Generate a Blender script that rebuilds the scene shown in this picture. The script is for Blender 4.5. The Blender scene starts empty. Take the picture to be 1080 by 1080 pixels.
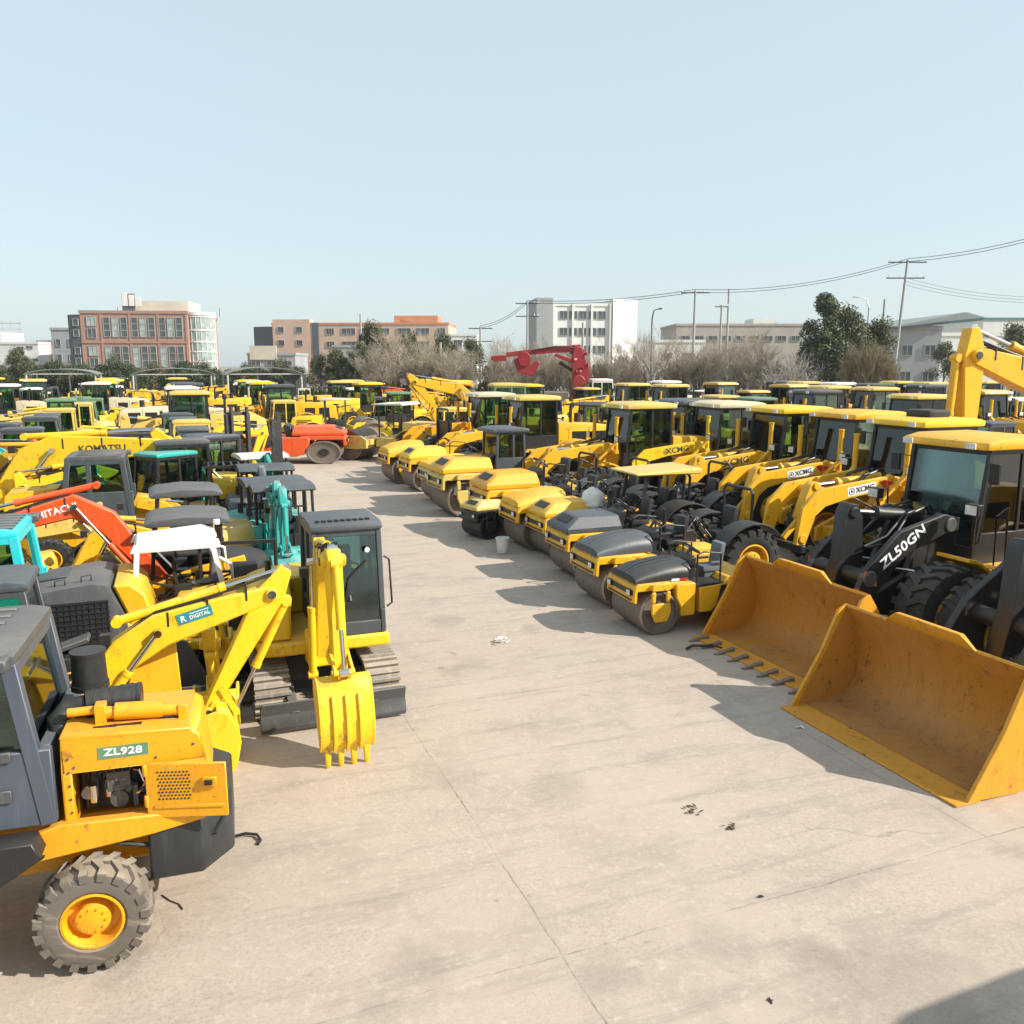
import bpy, bmesh, math, random
from math import sin, cos, pi, tan, atan2, sqrt
from mathutils import Vector, Matrix, Euler
R = math.radians
rnd = random.Random(11)
sc = bpy.context.scene
COL = sc.collection

# ------------------------------------------------------------------ camera
CAM_H, FPX, PITCH = 4.6, 900.0, math.atan(155.0 / 900.0)
CS, SN = cos(PITCH), sin(PITCH)

def at(x, y, h=0.0):
    """world x, y where the sight line through photo pixel (x, y) meets height h (below the eye)"""
    u, v = (x - 540) / FPX, (540 - y) / FPX
    F, U = CS + v * SN, v * CS - SN
    t = (h - CAM_H) / U
    return Vector((u * t, F * t, 0))

def px(p, h=0.0):
    z = h - CAM_H
    d = p[1] * CS - z * SN
    return 540 + FPX * p[0] / d, 540 - FPX * (z * CS + p[1] * SN) / d

YA = R(21.5)                                    # yard grid angle
E = Vector((cos(YA), sin(YA), 0)); D = Vector((-sin(YA), cos(YA), 0))
HE, HN, HD, HC = 21.5, 201.5, 111.5, -68.5      # headings: to the right, to the left, away, to the camera

# ------------------------------------------------------------------ mesh builder
class MB:
    def __init__(s): s.v = []; s.f = []
    def add(s, vs, fs):
        n = len(s.v)
        s.v += [tuple(v) for v in vs]; s.f += [tuple(i + n for i in f) for f in fs]
        return s
    def hexa(s, p):
        return s.add(p, [(0, 1, 2, 3), (7, 6, 5, 4), (0, 4, 5, 1), (1, 5, 6, 2), (2, 6, 7, 3), (3, 7, 4, 0)])
    def box(s, x0, x1, y0, y1, z0, z1, M=None):
        p = [Vector(q) for q in ((x0, y0, z0), (x1, y0, z0), (x1, y1, z0), (x0, y1, z0), (x0, y0, z1), (x1, y0, z1), (x1, y1, z1), (x0, y1, z1))]
        if M is not None: p = [M @ q for q in p]
        return s.hexa(p)
    def prism(s, prof, a0, a1, axis='y'):
        n = len(prof)
        if axis == 'y': f = lambda p, a: (p[0], a, p[1])
        elif axis == 'z': f = lambda p, a: (p[0], p[1], a)
        else: f = lambda p, a: (a, p[0], p[1])
        vs = [f(p, a0) for p in prof] + [f(p, a1) for p in prof]
        fs = [tuple(range(n - 1, -1, -1)), tuple(range(n, 2 * n))] + [(i, (i + 1) % n, n + (i + 1) % n, n + i) for i in range(n)]
        return s.add(vs, fs)
    def loft(s, rings, caps=True):
        n = len(rings[0]); vs = [v for r in rings for v in r]; fs = []
        for k in range(len(rings) - 1):
            for i in range(n):
                j = (i + 1) % n
                fs.append((k * n + i, k * n + j, (k + 1) * n + j, (k + 1) * n + i))
        if caps: fs += [tuple(range(n - 1, -1, -1)), tuple(range((len(rings) - 1) * n, len(rings) * n))]
        return s.add(vs, fs)
    def cyl(s, p0, p1, r0, r1=None, n=14, caps=True):
        p0, p1 = Vector(p0), Vector(p1); r1 = r0 if r1 is None else r1
        q = (p1 - p0).to_track_quat('Z', 'Y')
        ring = lambda c, r: [c + q @ Vector((r * cos(2 * pi * i / n), r * sin(2 * pi * i / n), 0)) for i in range(n)]
        return s.loft([ring(p0, r0), ring(p1, r1)], caps)
    def tube(s, pts, r, n=7, r_end=None):
        pts = [Vector(p) for p in pts]; rings = []
        for k, p in enumerate(pts):
            d = (pts[min(k + 1, len(pts) - 1)] - pts[max(k - 1, 0)])
            if d.length < 1e-6: d = Vector((0, 0, 1))
            q = d.to_track_quat('Z', 'Y')
            rr = r if r_end is None else r + (r_end - r) * k / max(1, len(pts) - 1)
            rings.append([p + q @ Vector((rr * cos(2 * pi * i / n), rr * sin(2 * pi * i / n), 0)) for i in range(n)])
        return s.loft(rings)
    def beam(s, p0, p1, w, h, up=(0, 0, 1)):
        p0, p1 = Vector(p0), Vector(p1); d = (p1 - p0).normalized(); u = Vector(up)
        if abs(d.dot(u)) > .98: u = Vector((1, 0, 0))
        a = d.cross(u).normalized() * w / 2; b = a.cross(d).normalized() * h / 2
        return s.hexa([p0 - a - b, p0 + a - b, p0 + a + b, p0 - a + b, p1 - a - b, p1 + a - b, p1 + a + b, p1 - a + b])
    def lathe(s, prof, c=(0, 0, 0), n=24, closed=False, axis='y'):
        rings = []
        for i in range(n):
            a = 2 * pi * i / n
            if axis == 'y': rings.append([(c[0] + r * cos(a), c[1] + t, c[2] + r * sin(a)) for r, t in prof])
            elif axis == 'z': rings.append([(c[0] + r * cos(a), c[1] + r * sin(a), c[2] + t) for r, t in prof])
        m = len(prof); vs = [v for r in rings for v in r]; fs = []
        for i in range(n):
            j = (i + 1) % n
            for k in range(m if closed else m - 1):
                l = (k + 1) % m
                fs.append((i * m + k, i * m + l, j * m + l, j * m + k))
        return s.add(vs, fs)
    def xf(s, M):
        s.v = [tuple(M @ Vector(v)) for v in s.v]; return s
    def mesh(s, name, mat, bevel=0, smooth=38, seg=1):
        bm = bmesh.new()
        vv = [bm.verts.new(v) for v in s.v]
        for f in s.f:
            if len(set(f)) < 3: continue
            try: bm.faces.new([vv[i] for i in f])
            except ValueError: pass
        bmesh.ops.remove_doubles(bm, verts=bm.verts, dist=1e-5)
        bmesh.ops.recalc_face_normals(bm, faces=bm.faces)
        if bevel:
            es = [e for e in bm.edges if len(e.link_faces) == 2 and e.calc_face_angle(0) > .6]
            bmesh.ops.bevel(bm, geom=es, offset=bevel, segments=seg, affect='EDGES', clamp_overlap=True, profile=.6)
        me = bpy.data.meshes.new(name); bm.to_mesh(me); bm.free()
        if mat is not None: me.materials.append(mat)
        if smooth:
            me.polygons.foreach_set('use_smooth', [True] * len(me.polygons))
            me.set_sharp_from_angle(angle=R(smooth))
        return me
    def build(s, name, mat, parent=None, bevel=0, smooth=38, seg=1, **kw):
        return put(name, s.mesh(name, mat, bevel, smooth, seg), parent, **kw)

def put(name, me, parent=None, loc=(0, 0, 0), rot=(0, 0, 0), label=None):
    o = bpy.data.objects.new(name, me); COL.objects.link(o)
    o.location = loc; o.rotation_euler = rot
    if parent is not None: o.parent = parent
    if label: o['label'] = label
    return o

def tag(o, label, cat, group=None, kind=None):
    if label: o['label'] = label
    if cat: o['category'] = cat
    if group: o['group'] = group
    if kind: o['kind'] = kind
    return o

THINGS = []
def thing(name, label, cat, loc=(0, 0, 0), heading=0, group=None):
    o = bpy.data.objects.new(name, None); COL.objects.link(o)
    o.empty_display_size = .3
    o.location = (loc[0], loc[1], loc[2] if len(loc) > 2 else 0); o.rotation_euler = (0, 0, R(heading))
    tag(o, label, cat, group); THINGS.append(o)
    return o

def recolour(o, cmap):
    if not cmap or o.data is None: return
    for sl in o.material_slots:
        if sl.material and sl.material.name in cmap:
            m = cmap[sl.material.name]
            sl.link = 'OBJECT'; sl.material = m

def copy_tree(o, parent=None, cmap=None, skip=()):
    c = o.copy(); COL.objects.link(c); c.parent = parent
    recolour(c, cmap)
    for ch in o.children:
        if ch.name.split('.')[0] not in skip: copy_tree(ch, c, cmap, skip)
    return c

def ribbon(pts, hw):
    """outline polygon of a band following pts (x, z) with half widths hw"""
    up, dn = [], []
    for k, p in enumerate(pts):
        a = pts[max(k - 1, 0)]; b = pts[min(k + 1, len(pts) - 1)]
        dx, dz = b[0] - a[0], b[1] - a[1]; l = sqrt(dx * dx + dz * dz) or 1
        nx, nz = -dz / l, dx / l
        h = hw[k]; h0, h1 = (h, h) if not isinstance(h, tuple) else h
        up.append((p[0] + nx * h0, p[1] + nz * h0)); dn.append((p[0] - nx * h1, p[1] - nz * h1))
    return up + dn[::-1]

def arc(cx, cz, r, a0, a1, n):
    return [(cx + r * cos(R(a0 + (a1 - a0) * i / n)), cz + r * sin(R(a0 + (a1 - a0) * i / n))) for i in range(n + 1)]

TXT = {}
def lettering(text, size, mat, parent, M, name='lettering', stretch=1.0):
    key = (text, size, mat.name, stretch)
    if key not in TXT:
        cu = bpy.data.curves.new('lettering', 'FONT'); cu.body = text; cu.size = size; cu.extrude = .003
        cu.align_x = 'CENTER'; cu.align_y = 'CENTER'; cu.offset = size * .018; cu.resolution_u = 2
        ob = bpy.data.objects.new('lettering_source', cu); COL.objects.link(ob)
        dg = bpy.context.evaluated_depsgraph_get()
        me = bpy.data.meshes.new_from_object(ob.evaluated_get(dg)); me.name = 'lettering'
        bpy.data.objects.remove(ob); bpy.data.curves.remove(cu)
        for v in me.vertices: v.co.x *= stretch
        me.materials.clear(); me.materials.append(mat); TXT[key] = me
    o = put(name, TXT[key], parent); o.matrix_local = M
    return o

def side_M(x, y, z, left=True, tilt=0):
    """frame for lettering on a machine's side: left = +y side"""
    B = Matrix(((-1, 0, 0), (0, 0, 1), (0, 1, 0))).to_4x4() if left else Matrix(((1, 0, 0), (0, 0, -1), (0, 1, 0))).to_4x4()
    return Matrix.Translation((x, y, z)) @ B @ Matrix.Rotation(R(tilt), 4, 'Z')

# ------------------------------------------------------------------ materials
MATS = {}
def base(name, rough=.5, metal=0.0):
    m = bpy.data.materials.new(name); m.use_nodes = True; nt = m.node_tree
    b = nt.nodes['Principled BSDF']; b.inputs['Roughness'].default_value = rough; b.inputs['Metallic'].default_value = metal
    MATS[name] = m
    return m, nt, b
def N(nt, t, **kw):
    n = nt.nodes.new(t)
    for k, v in kw.items():
        if k in n.inputs: n.inputs[k].default_value = v
        else: setattr(n, k, v)
    return n
def mixrgb(nt, fac, a, b, mode='MIX'):
    n = nt.nodes.new('ShaderNodeMix'); n.data_type = 'RGBA'; n.blend_type = mode; n.clamp_factor = True
    for inp, v in ((n.inputs[0], fac), (n.inputs[6], a), (n.inputs[7], b)):
        if hasattr(v, 'is_linked') or isinstance(v, bpy.types.NodeSocket): nt.links.new(v, inp)
        elif isinstance(v, (int, float)): inp.default_value = v
        else: inp.default_value = (*v, 1) if len(v) == 3 else v
    return n.outputs[2]
def mapr(nt, v, a, b, c=0, d=1):
    n = N(nt, 'ShaderNodeMapRange'); n.inputs[1].default_value = a; n.inputs[2].default_value = b
    n.inputs[3].default_value = c; n.inputs[4].default_value = d; nt.links.new(v, n.inputs[0]); return n.outputs[0]
def mth(nt, op, a, b=None):
    n = N(nt, 'ShaderNodeMath', operation=op)
    for i, v in enumerate((a, b)):
        if v is None: continue
        if isinstance(v, (int, float)): n.inputs[i].default_value = v
        else: nt.links.new(v, n.inputs[i])
    return n.outputs[0]

def paint(name, col, rough=.4, dust=.5, wear=.35, metal=0, dustcol=(.40, .34, .26), wearcol=(.10, .055, .03), scale=1.0, bump=.0, tint=.05):
    """sprayed steel: settled dust on upward faces, patchy grime, chips"""
    m, nt, b = base(name, rough, metal); L = nt.links
    tc = N(nt, 'ShaderNodeTexCoord'); oi = N(nt, 'ShaderNodeObjectInfo')
    off = N(nt, 'ShaderNodeVectorMath', operation='ADD')
    cmb = N(nt, 'ShaderNodeCombineXYZ'); r50 = mth(nt, 'MULTIPLY', oi.outputs['Random'], 57.0)
    for i in range(3): L.new(r50, cmb.inputs[i])
    L.new(tc.outputs['Object'], off.inputs[0]); L.new(cmb.outputs[0], off.inputs[1])
    def noise(s, det=5, ro=.6):
        n = N(nt, 'ShaderNodeTexNoise', Scale=s * scale, Detail=det, Roughness=ro); L.new(off.outputs[0], n.inputs['Vector']); return n.outputs[0]
    n1, n2, n3 = noise(1.3), noise(7, 8, .7), noise(38, 3)
    g = N(nt, 'ShaderNodeNewGeometry'); sx = N(nt, 'ShaderNodeSeparateXYZ'); L.new(g.outputs['Normal'], sx.inputs[0])
    up = mapr(nt, sx.outputs[2], .25, .95)
    c0 = mixrgb(nt, 1.0, col, mixrgb(nt, oi.outputs['Random'], (1 - tint,) * 3, (1 + tint, 1 + tint * .6, 1)), 'MULTIPLY')
    streak = N(nt, 'ShaderNodeMapping'); streak.inputs['Scale'].default_value = (5, 5, .7); L.new(off.outputs[0], streak.inputs[0])
    ns = N(nt, 'ShaderNodeTexNoise', Scale=2.4 * scale, Detail=4, Roughness=.65); L.new(streak.outputs[0], ns.inputs['Vector'])
    pale = [min(.9, x * .86 + .06) for x in col]
    c0 = mixrgb(nt, mth(nt, 'MULTIPLY', mapr(nt, noise(.55, 4), .46, .66), dust * .75), c0, pale)
    c0 = mixrgb(nt, mth(nt, 'MULTIPLY', mapr(nt, ns.outputs[0], .47, .28), wear * .75), c0, [x * .35 + y * .4 for x, y in zip(col, wearcol)])
    c1 = mixrgb(nt, mth(nt, 'MULTIPLY', mapr(nt, ns.outputs[0], .54, .8), dust * .7), c0, dustcol)
    upd = mth(nt, 'MULTIPLY', up, mapr(nt, n1, .3, .7, .25, 1))
    c2 = mixrgb(nt, mth(nt, 'MULTIPLY', upd, dust), c1, dustcol)
    c3 = mixrgb(nt, mth(nt, 'MULTIPLY', mth(nt, 'MULTIPLY', mapr(nt, n2, .56, .66), mapr(nt, n1, .44, .58)), min(1, wear * 1.5)), c2, wearcol)
    c4 = mixrgb(nt, mth(nt, 'MULTIPLY', mapr(nt, n3, .635, .70), min(1, wear * 1.5)), c3, wearcol)
    L.new(c4, b.inputs['Base Color'])
    rr = mth(nt, 'ADD', mth(nt, 'MULTIPLY', n2, .28), rough - .1); L.new(mth(nt, 'ADD', rr, mth(nt, 'MULTIPLY', upd, .25)), b.inputs['Roughness'])
    bp = N(nt, 'ShaderNodeBump', Strength=.12 + bump, Distance=.02); L.new(n2, bp.inputs['Height']); L.new(bp.outputs[0], b.inputs['Normal'])
    return m

def plain(name, col, rough=.6, metal=0, var=.25, scale=6.0):
    m, nt, b = base(name, rough, metal); L = nt.links
    tc = N(nt, 'ShaderNodeTexCoord'); n = N(nt, 'ShaderNodeTexNoise', Scale=scale, Detail=6, Roughness=.65); L.new(tc.outputs['Object'], n.inputs['Vector'])
    c = mixrgb(nt, mapr(nt, n.outputs[0], .3, .7), [x * (1 - var) for x in col], [min(1, x * (1 + var)) for x in col])
    L.new(c, b.inputs['Base Color'])
    return m

def glass(name, tint, refl=.05):
    m, nt, b = base(name); L = nt.links
    tr = N(nt, 'ShaderNodeBsdfTransparent'); tr.inputs[0].default_value = (*tint, 1)
    gl = N(nt, 'ShaderNodeBsdfGlossy'); gl.inputs['Roughness'].default_value = .04; gl.inputs[0].default_value = (.9, .95, .95, 1)
    df = N(nt, 'ShaderNodeBsdfDiffuse'); df.inputs[0].default_value = (.30, .29, .26, 1)
    tc = N(nt, 'ShaderNodeTexCoord'); n = N(nt, 'ShaderNodeTexNoise', Scale=2.5, Detail=6, Roughness=.7); L.new(tc.outputs['Object'], n.inputs['Vector'])
    m1 = N(nt, 'ShaderNodeMixShader'); L.new(mapr(nt, n.outputs[0], .5, .9, .0, .10), m1.inputs[0]); L.new(tr.outputs[0], m1.inputs[1]); L.new(df.outputs[0], m1.inputs[2])
    fr = N(nt, 'ShaderNodeFresnel', IOR=1.5); m2 = N(nt, 'ShaderNodeMixShader')
    L.new(mth(nt, 'ADD', fr.outputs[0], refl), m2.inputs[0]); L.new(m1.outputs[0], m2.inputs[1]); L.new(gl.outputs[0], m2.inputs[2])
    L.new(m2.outputs[0], nt.nodes['Material Output'].inputs['Surface'])
    return m

LEMON = paint('lemon_paint', (.84, .545, .008), .40, .26, .42)
AMBER = paint('amber_paint', (.79, .425, .007), .40, .27, .40)
ORANGEY = paint('orange_yellow_paint', (.80, .36, .004), .36, .14, .36)
PALEY = paint('faded_yellow_paint', (.66, .47, .10), .5, .45, .3)
BUCKETM = paint('bucket_paint', (.70, .32, .012), .42, .3, .5, dustcol=(.24, .15, .08), wearcol=(.14, .07, .025))
INSHADE = paint('shaded_worn_bucket_inside', (.52, .215, .016), .46, .55, .6, dustcol=(.20, .135, .085), wearcol=(.12, .055, .02), scale=.7)  # bucket interior: shade put into a browner base colour, with wear chips
TEAL = paint('teal_paint', (.02, .36, .34), .38, .3, .25)
CYAN = paint('cyan_paint', (.02, .52, .58), .35, .15, .12)
ORANGE = paint('orange_paint', (.72, .085, .012), .35, .25, .25)
REDP = paint('red_paint', (.30, .010, .018), .4, .3, .3)
WHITE = paint('white_paint', (.78, .77, .75), .4, .25, .2)
CREAM = paint('cream_paint', (.62, .55, .38), .5, .4, .3)
GREEN = paint('green_paint', (.10, .22, .12), .5, .4, .3)
GREYP = paint('grey_paint', (.07, .075, .08), .45, .35, .25, dustcol=(.30, .28, .25))
SLATE = paint('slate_paint', (.055, .068, .080), .36, .22, .2, dustcol=(.27, .27, .26))
CHAR = paint('charcoal_paint', (.018, .02, .023), .32, .2, .15, dustcol=(.2, .2, .19))
BLUEG = paint('blue_grey_paint', (.065, .083, .115), .42, .22, .2)
DARK = paint('dark_paint', (.016, .0165, .018), .36, .16, .2, dustcol=(.2, .18, .15))
BLACKP = paint('black_panel', (.012, .013, .015), .35, .12, .1, dustcol=(.12, .11, .1))
STEEL = paint('worn_steel', (.20, .165, .135), .5, .5, .5, metal=.35, dustcol=(.30, .24, .18))
TRACK = paint('track_steel', (.20, .18, .155), .6, .9, .3, metal=.1, dustcol=(.50, .43, .35))
RUBBER = paint('tyre_rubber', (.017, .017, .017), .75, .5, .0, dustcol=(.14, .125, .11), bump=.2)
RUBBERD = paint('dusty_tyre_rubber', (.115, .098, .078), .85, 1.0, .0, dustcol=(.37, .31, .235), bump=.2)
CHROME = plain('cylinder_rod', (.62, .62, .62), .18, 1.0, .1)
GUTS = paint('engine_grime', (.03, .03, .03), .5, .5, .6, wearcol=(.16, .14, .12), scale=3)
GUTS2 = paint('oily_casting', (.085, .08, .075), .45, .5, .6, wearcol=(.03, .025, .02), scale=3)
SEATM = plain('seat_vinyl', (.02, .022, .026), .5)
GREYSEAT = plain('grey_vinyl', (.13, .15, .17), .45)
GLASS = glass('cab_glass', (.62, .80, .70), .02)
GLASSB = glass('blue_cab_glass', (.52, .70, .70), .04)
LAMP = plain('lamp_lens', (.7, .7, .66), .15)
LAMPO = plain('amber_lens', (.7, .18, .02), .25)
REDLENS = plain('red_lens', (.5, .02, .02), .25)
LWHITE = plain('white_lettering', (.8, .8, .8), .5, var=.1)
LDARK = plain('dark_lettering', (.06, .055, .05), .5)
LTEAL = plain('teal_sticker', (.02, .22, .26), .5)
LRED = plain('red_sticker', (.5, .03, .015), .5)
# ------------------------------------------------------------------ shared pieces
WC = {}
def wheel(parent, loc, r, w, rim_m, tyre_m=RUBBER, lugs=20, n=40, name='wheel'):
    key = (r, w, tyre_m.name, lugs)
    rr = r * .52
    if key not in WC:
        b = MB(); W = w / 2
        b.lathe([(rr, -W * .82), (rr * 1.12, -W * .97), (r * .76, -W), (r * .89, -W * .93), (r * .93, -W * .7), (r * .94, 0), (r * .93, W * .7),
                 (r * .89, W * .93), (r * .76, W), (rr * 1.12, W * .97), (rr, W * .82)], n=n, closed=True)
        P = lambda a, y, q: (q * cos(a), y, q * sin(a))
        for k in range(lugs):
            for s in (-1, 1):
                a = 2 * pi * (k + (.5 if s > 0 else 0)) / lugs; h0 = .30 * 2 * pi / lugs; h1 = .24 * 2 * pi / lugs; sk = .55 * 2 * pi / lugs
                yi, ym, yo = -.06 * w * s, .36 * w * s, .53 * w * s
                b.hexa([P(a - h0, yi, r * .92), P(a + h0, yi, r * .92), P(a + sk + h1, ym, r * .91), P(a + sk - h1, ym, r * .91),
                        P(a - h0 * .8, yi, r), P(a + h0 * .8, yi, r), P(a + sk + h1 * .8, ym, r), P(a + sk - h1 * .8, ym, r)])
                b.hexa([P(a + sk - h1, ym, r * .91), P(a + sk + h1, ym, r * .91), P(a + sk + h1 * 1.1, yo, r * .80), P(a + sk - h1 * 1.1, yo, r * .80),
                        P(a + sk - h1 * .8, ym, r), P(a + sk + h1 * .8, ym, r), P(a + sk + h1, yo, r * .955), P(a + sk - h1, yo, r * .955)])
        WC[key] = b.mesh('wheel', tyre_m)
        for s in (1,):
            q = MB()
            half = [(rr * 1.03, W * .80), (rr * 1.03, W * .92), (rr * .95, W * .95), (rr * .90, W * .80), (rr * .84, W * .22), (rr * .60, W * .18), (rr * .56, W * .72), (rr * .5, W * .76), (.001, W * .78)]
            q.lathe(half, n=28); q.lathe([(a, -t) for a, t in half], n=28); q.lathe([(rr * .98, -W * .8), (rr * .98, W * .8)], n=28)
            for k in range(10):
                a = 2 * pi * k / 10
                for s2 in (-1, 1): q.cyl((rr * .42 * cos(a), s2 * W * .76, rr * .42 * sin(a)), (rr * .42 * cos(a), s2 * W * .84, rr * .42 * sin(a)), rr * .04, n=6)
        WC[key + ('rim',)] = q.mesh('rim', None)
    t = put(name, WC[key], parent, loc, (0, rnd.uniform(0, 6), 0))
    me = WC[key + ('rim',)]
    if not me.materials: me.materials.append(rim_m)
    rim = put('rim', me, t)
    if me.materials[0] != rim_m:
        rim.material_slots[0].link = 'OBJECT'; rim.material_slots[0].material = rim_m
    return t

def headlight(parent, x, y, z, s=.16, face=(1, 0, 0), lens=LAMP):
    b = MB(); b.box(x - s * .45, x + s * .25, y - s * .6, y + s * .6, z - s * .45, z + s * .45)
    h = b.build('headlight', DARK, parent, bevel=.01)
    q = MB(); q.box(x + s * .25, x + s * .29, y - s * .5, y + s * .5, z - s * .36, z + s * .36) if face[0] > 0 else q.box(x - s * .49, x - s * .45, y - s * .5, y + s * .5, z - s * .36, z + s * .36)
    q.build('lens', lens, h)
    return h

def seat(parent, x, y, z, m=SEATM, s=1.0):
    b = MB(); b.box(x - .25 * s, x + .25 * s, y - .24 * s, y + .24 * s, z, z + .13 * s)
    b.prism([(x - .27 * s, z + .08), (x - .16 * s, z + .1), (x - .24 * s, z + .66 * s), (x - .36 * s, z + .68 * s)], y - .23 * s, y + .23 * s)
    b.box(x - .2 * s, x + .1 * s, y - .3 * s, y - .25 * s, z + .2 * s, z + .26 * s); b.box(x - .2 * s, x + .1 * s, y + .25 * s, y + .3 * s, z + .2 * s, z + .26 * s)
    b.box(x - .14, x + .14, y - .14, y + .14, z - .16, z)
    return b.build('seat', m, parent, bevel=.035, seg=2)

def steering(parent, x, y, z, r=.2):
    b = MB(); n = 18
    c = Vector((x, y, z)); q = Euler((0, R(-35), 0)).to_matrix()
    ring = [c + q @ Vector((r * cos(2 * pi * i / n), r * sin(2 * pi * i / n), 0)) for i in range(n + 1)]
    b.tube(ring, .016, 6); b.cyl(c, c + q @ Vector((0, 0, -.5)), .03, n=8)
    for a in (0, 2.1, 4.2): b.tube([c, c + q @ Vector((r * cos(a), r * sin(a), 0))], .012, 5)
    return b.build('steering_wheel', SEATM, parent)

def cab(root, x0, x1, y0, y1, z0, z1, sf=.12, sr=.05, sill=.45, frame=DARK, roof=AMBER, over=.1, gl=GLASS, rt=.14, bpost=True, name='cab', roofbev=.05, post=.075, seatm=SEATM, door_bar=True, ac=False, mirrors=True):
    """glazed operator's cab: posts and sills, panes, roof, seat and wheel inside"""
    p = post
    def X(x, z): return x + (-sf if x == x1 else sr if x == x0 else 0) * (z - z0) / (z1 - z0)
    b = MB()
    for y in (y0, y1):
        i = y0 + p / 2 if y == y0 else y1 - p / 2
        for x in (x0, x1):
            s = p / 2 if x == x0 else -p / 2
            b.beam((X(x, z0) + s, i, z0), (X(x, z1) + s, i, z1), p, p, up=(0, 1, 0))
        b.box(x0, x1, i - p * .42, i + p * .42, z0, z0 + sill)
        b.box(X(x0, z1), X(x1, z1), i - p * .45, i + p * .45, z1 - .09, z1)
        if bpost:
            xm = x0 + (x1 - x0) * .42; b.beam((xm, i, z0 + sill - .01), (xm, i, z1 - .08), p * .9, p * .8, up=(0, 1, 0))
    for x in (x0, x1):
        s = p / 2 if x == x0 else -p / 2
        b.box(X(x, z1) + s - p * .45, X(x, z1) + s + p * .45, y0 + p, y1 - p, z1 - .1, z1 - .003)
        b.box(x + s - p * .4, x + s + p * .4, y0 + p, y1 - p, z0, z0 + (sill if x == x0 else sill * .55))
    b.box(x0 + p, x1 - p, y0 + p, y1 - p, z0, z0 + .06)
    c = b.build(name, frame, root, bevel=.008)
    g = MB()
    for y in (y0 + p * .5, y1 - p * .5):
        g.hexa([(X(x0, z0) + p * .6, y - .004, z0 + sill - .02), (X(x1, z0) - p * .6, y - .004, z0 + sill - .02), (X(x1, z0) - p * .6, y + .004, z0 + sill - .02), (X(x0, z0) + p * .6, y + .004, z0 + sill - .02),
                (X(x0, z1) + p * .6, y - .004, z1 - .05), (X(x1, z1) - p * .6, y - .004, z1 - .05), (X(x1, z1) - p * .6, y + .004, z1 - .05), (X(x0, z1) + p * .6, y + .004, z1 - .05)])
    for x in (x0, x1):
        s = p / 2 if x == x0 else -p / 2; zl = z0 + (sill if x == x0 else sill * .55) - .02
        k = (zl - z0) / (z1 - z0); xb = x + (X(x, z1) - x) * k + s; xt = X(x, z1) + s
        g.hexa([(xb - .004, y0 + p * .6, zl), (xb + .004, y0 + p * .6, zl), (xb + .004, y1 - p * .6, zl), (xb - .004, y1 - p * .6, zl),
                (xt - .004, y0 + p * .6, z1 - .06), (xt + .004, y0 + p * .6, z1 - .06), (xt + .004, y1 - p * .6, z1 - .06), (xt - .004, y1 - p * .6, z1 - .06)])
    g.build('glass', gl, c, smooth=0)
    w = MB(); xm = (X(x0, z1) + X(x1, z1)) / 2
    w.prism([(X(x0, z1) - over, z1 - .02), (X(x1, z1) + over * 1.3, z1 - .02), (X(x1, z1) + over * 1.1, z1 + rt * .65), (X(x1, z1) - .15, z1 + rt), (X(x0, z1) + .15, z1 + rt), (X(x0, z1) - over, z1 + rt * .7)], y0 - over * .6, y1 + over * .6)
    rf = w.build('roof', roof, root, bevel=roofbev, seg=2)
    if ac:
        q = MB(); q.box(xm - .35, xm + .25, (y0 + y1) / 2 - .35, (y0 + y1) / 2 + .35, z1 + rt - .02, z1 + rt + .16); q.build('air_conditioner', DARK, rf, bevel=.05, seg=2)
    st = seat(c, x0 + (x1 - x0) * .38, (y0 + y1) / 2, z0 + .38, seatm, min(1, (y1 - y0) / 1.0))
    steering(c, x1 - .36, (y0 + y1) / 2, z0 + .86, .18)
    if door_bar:
        h = MB()
        h.tube([(x1 - .02, y1 + .02, z0 + .35), (x1 - .01, y1 + .09, z0 + .4), (X(x1, z1) + .05, y1 + .09, z1 - .45), (X(x1, z1) + .03, y1 + .02, z1 - .4)], .016, 6)
        h.build('grab_rail', DARK, root)
        for s, yy in ((1, y1), (-1, y0)) if mirrors else ():
            mr = MB()
            xx = X(x1, z1) - .02
            mr.tube([(xx, yy, z1 - .25), (xx + .18, yy + s * .16, z1 - .22)], .012, 5)
            mr.box(xx + .13, xx + .18, yy + s * .11, yy + s * .29, z1 - .5, z1 - .2)
            mr.build('mirror', BLACKP, root, bevel=.01)
    return c

def cylinder(parent, p0, p1, r, m, frac=.55, name='hydraulic_cylinder'):
    p0, p1 = Vector(p0), Vector(p1); pm = p0.lerp(p1, frac)
    b = MB(); b.cyl(p0, pm, r, n=14); b.cyl(p0.lerp(p1, frac - .03), p0.lerp(p1, frac + .01), r * 1.15, n=14)
    b.cyl(p0 + Vector((0, -r * 1.2, 0)), p0 + Vector((0, r * 1.2, 0)), r * 1.1, n=12)
    c = b.build(name, m, parent)
    q = MB(); q.cyl(pm, p1, r * .5, n=10); q.cyl(p1 + Vector((0, -r * 1.1, 0)), p1 + Vector((0, r * 1.1, 0)), r * .9, n=12)
    q.build('rod', CHROME, c)
    return c

def fender(root, cx, y0, y1, cz, r, a0, a1, m, t=.045):
    o = arc(cx, cz, r, a0, a1, 8); i = arc(cx, cz, r - t, a0, a1, 8)
    return MB().prism(o + i[::-1], y0, y1).build('fender', m, root, bevel=.01)

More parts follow.
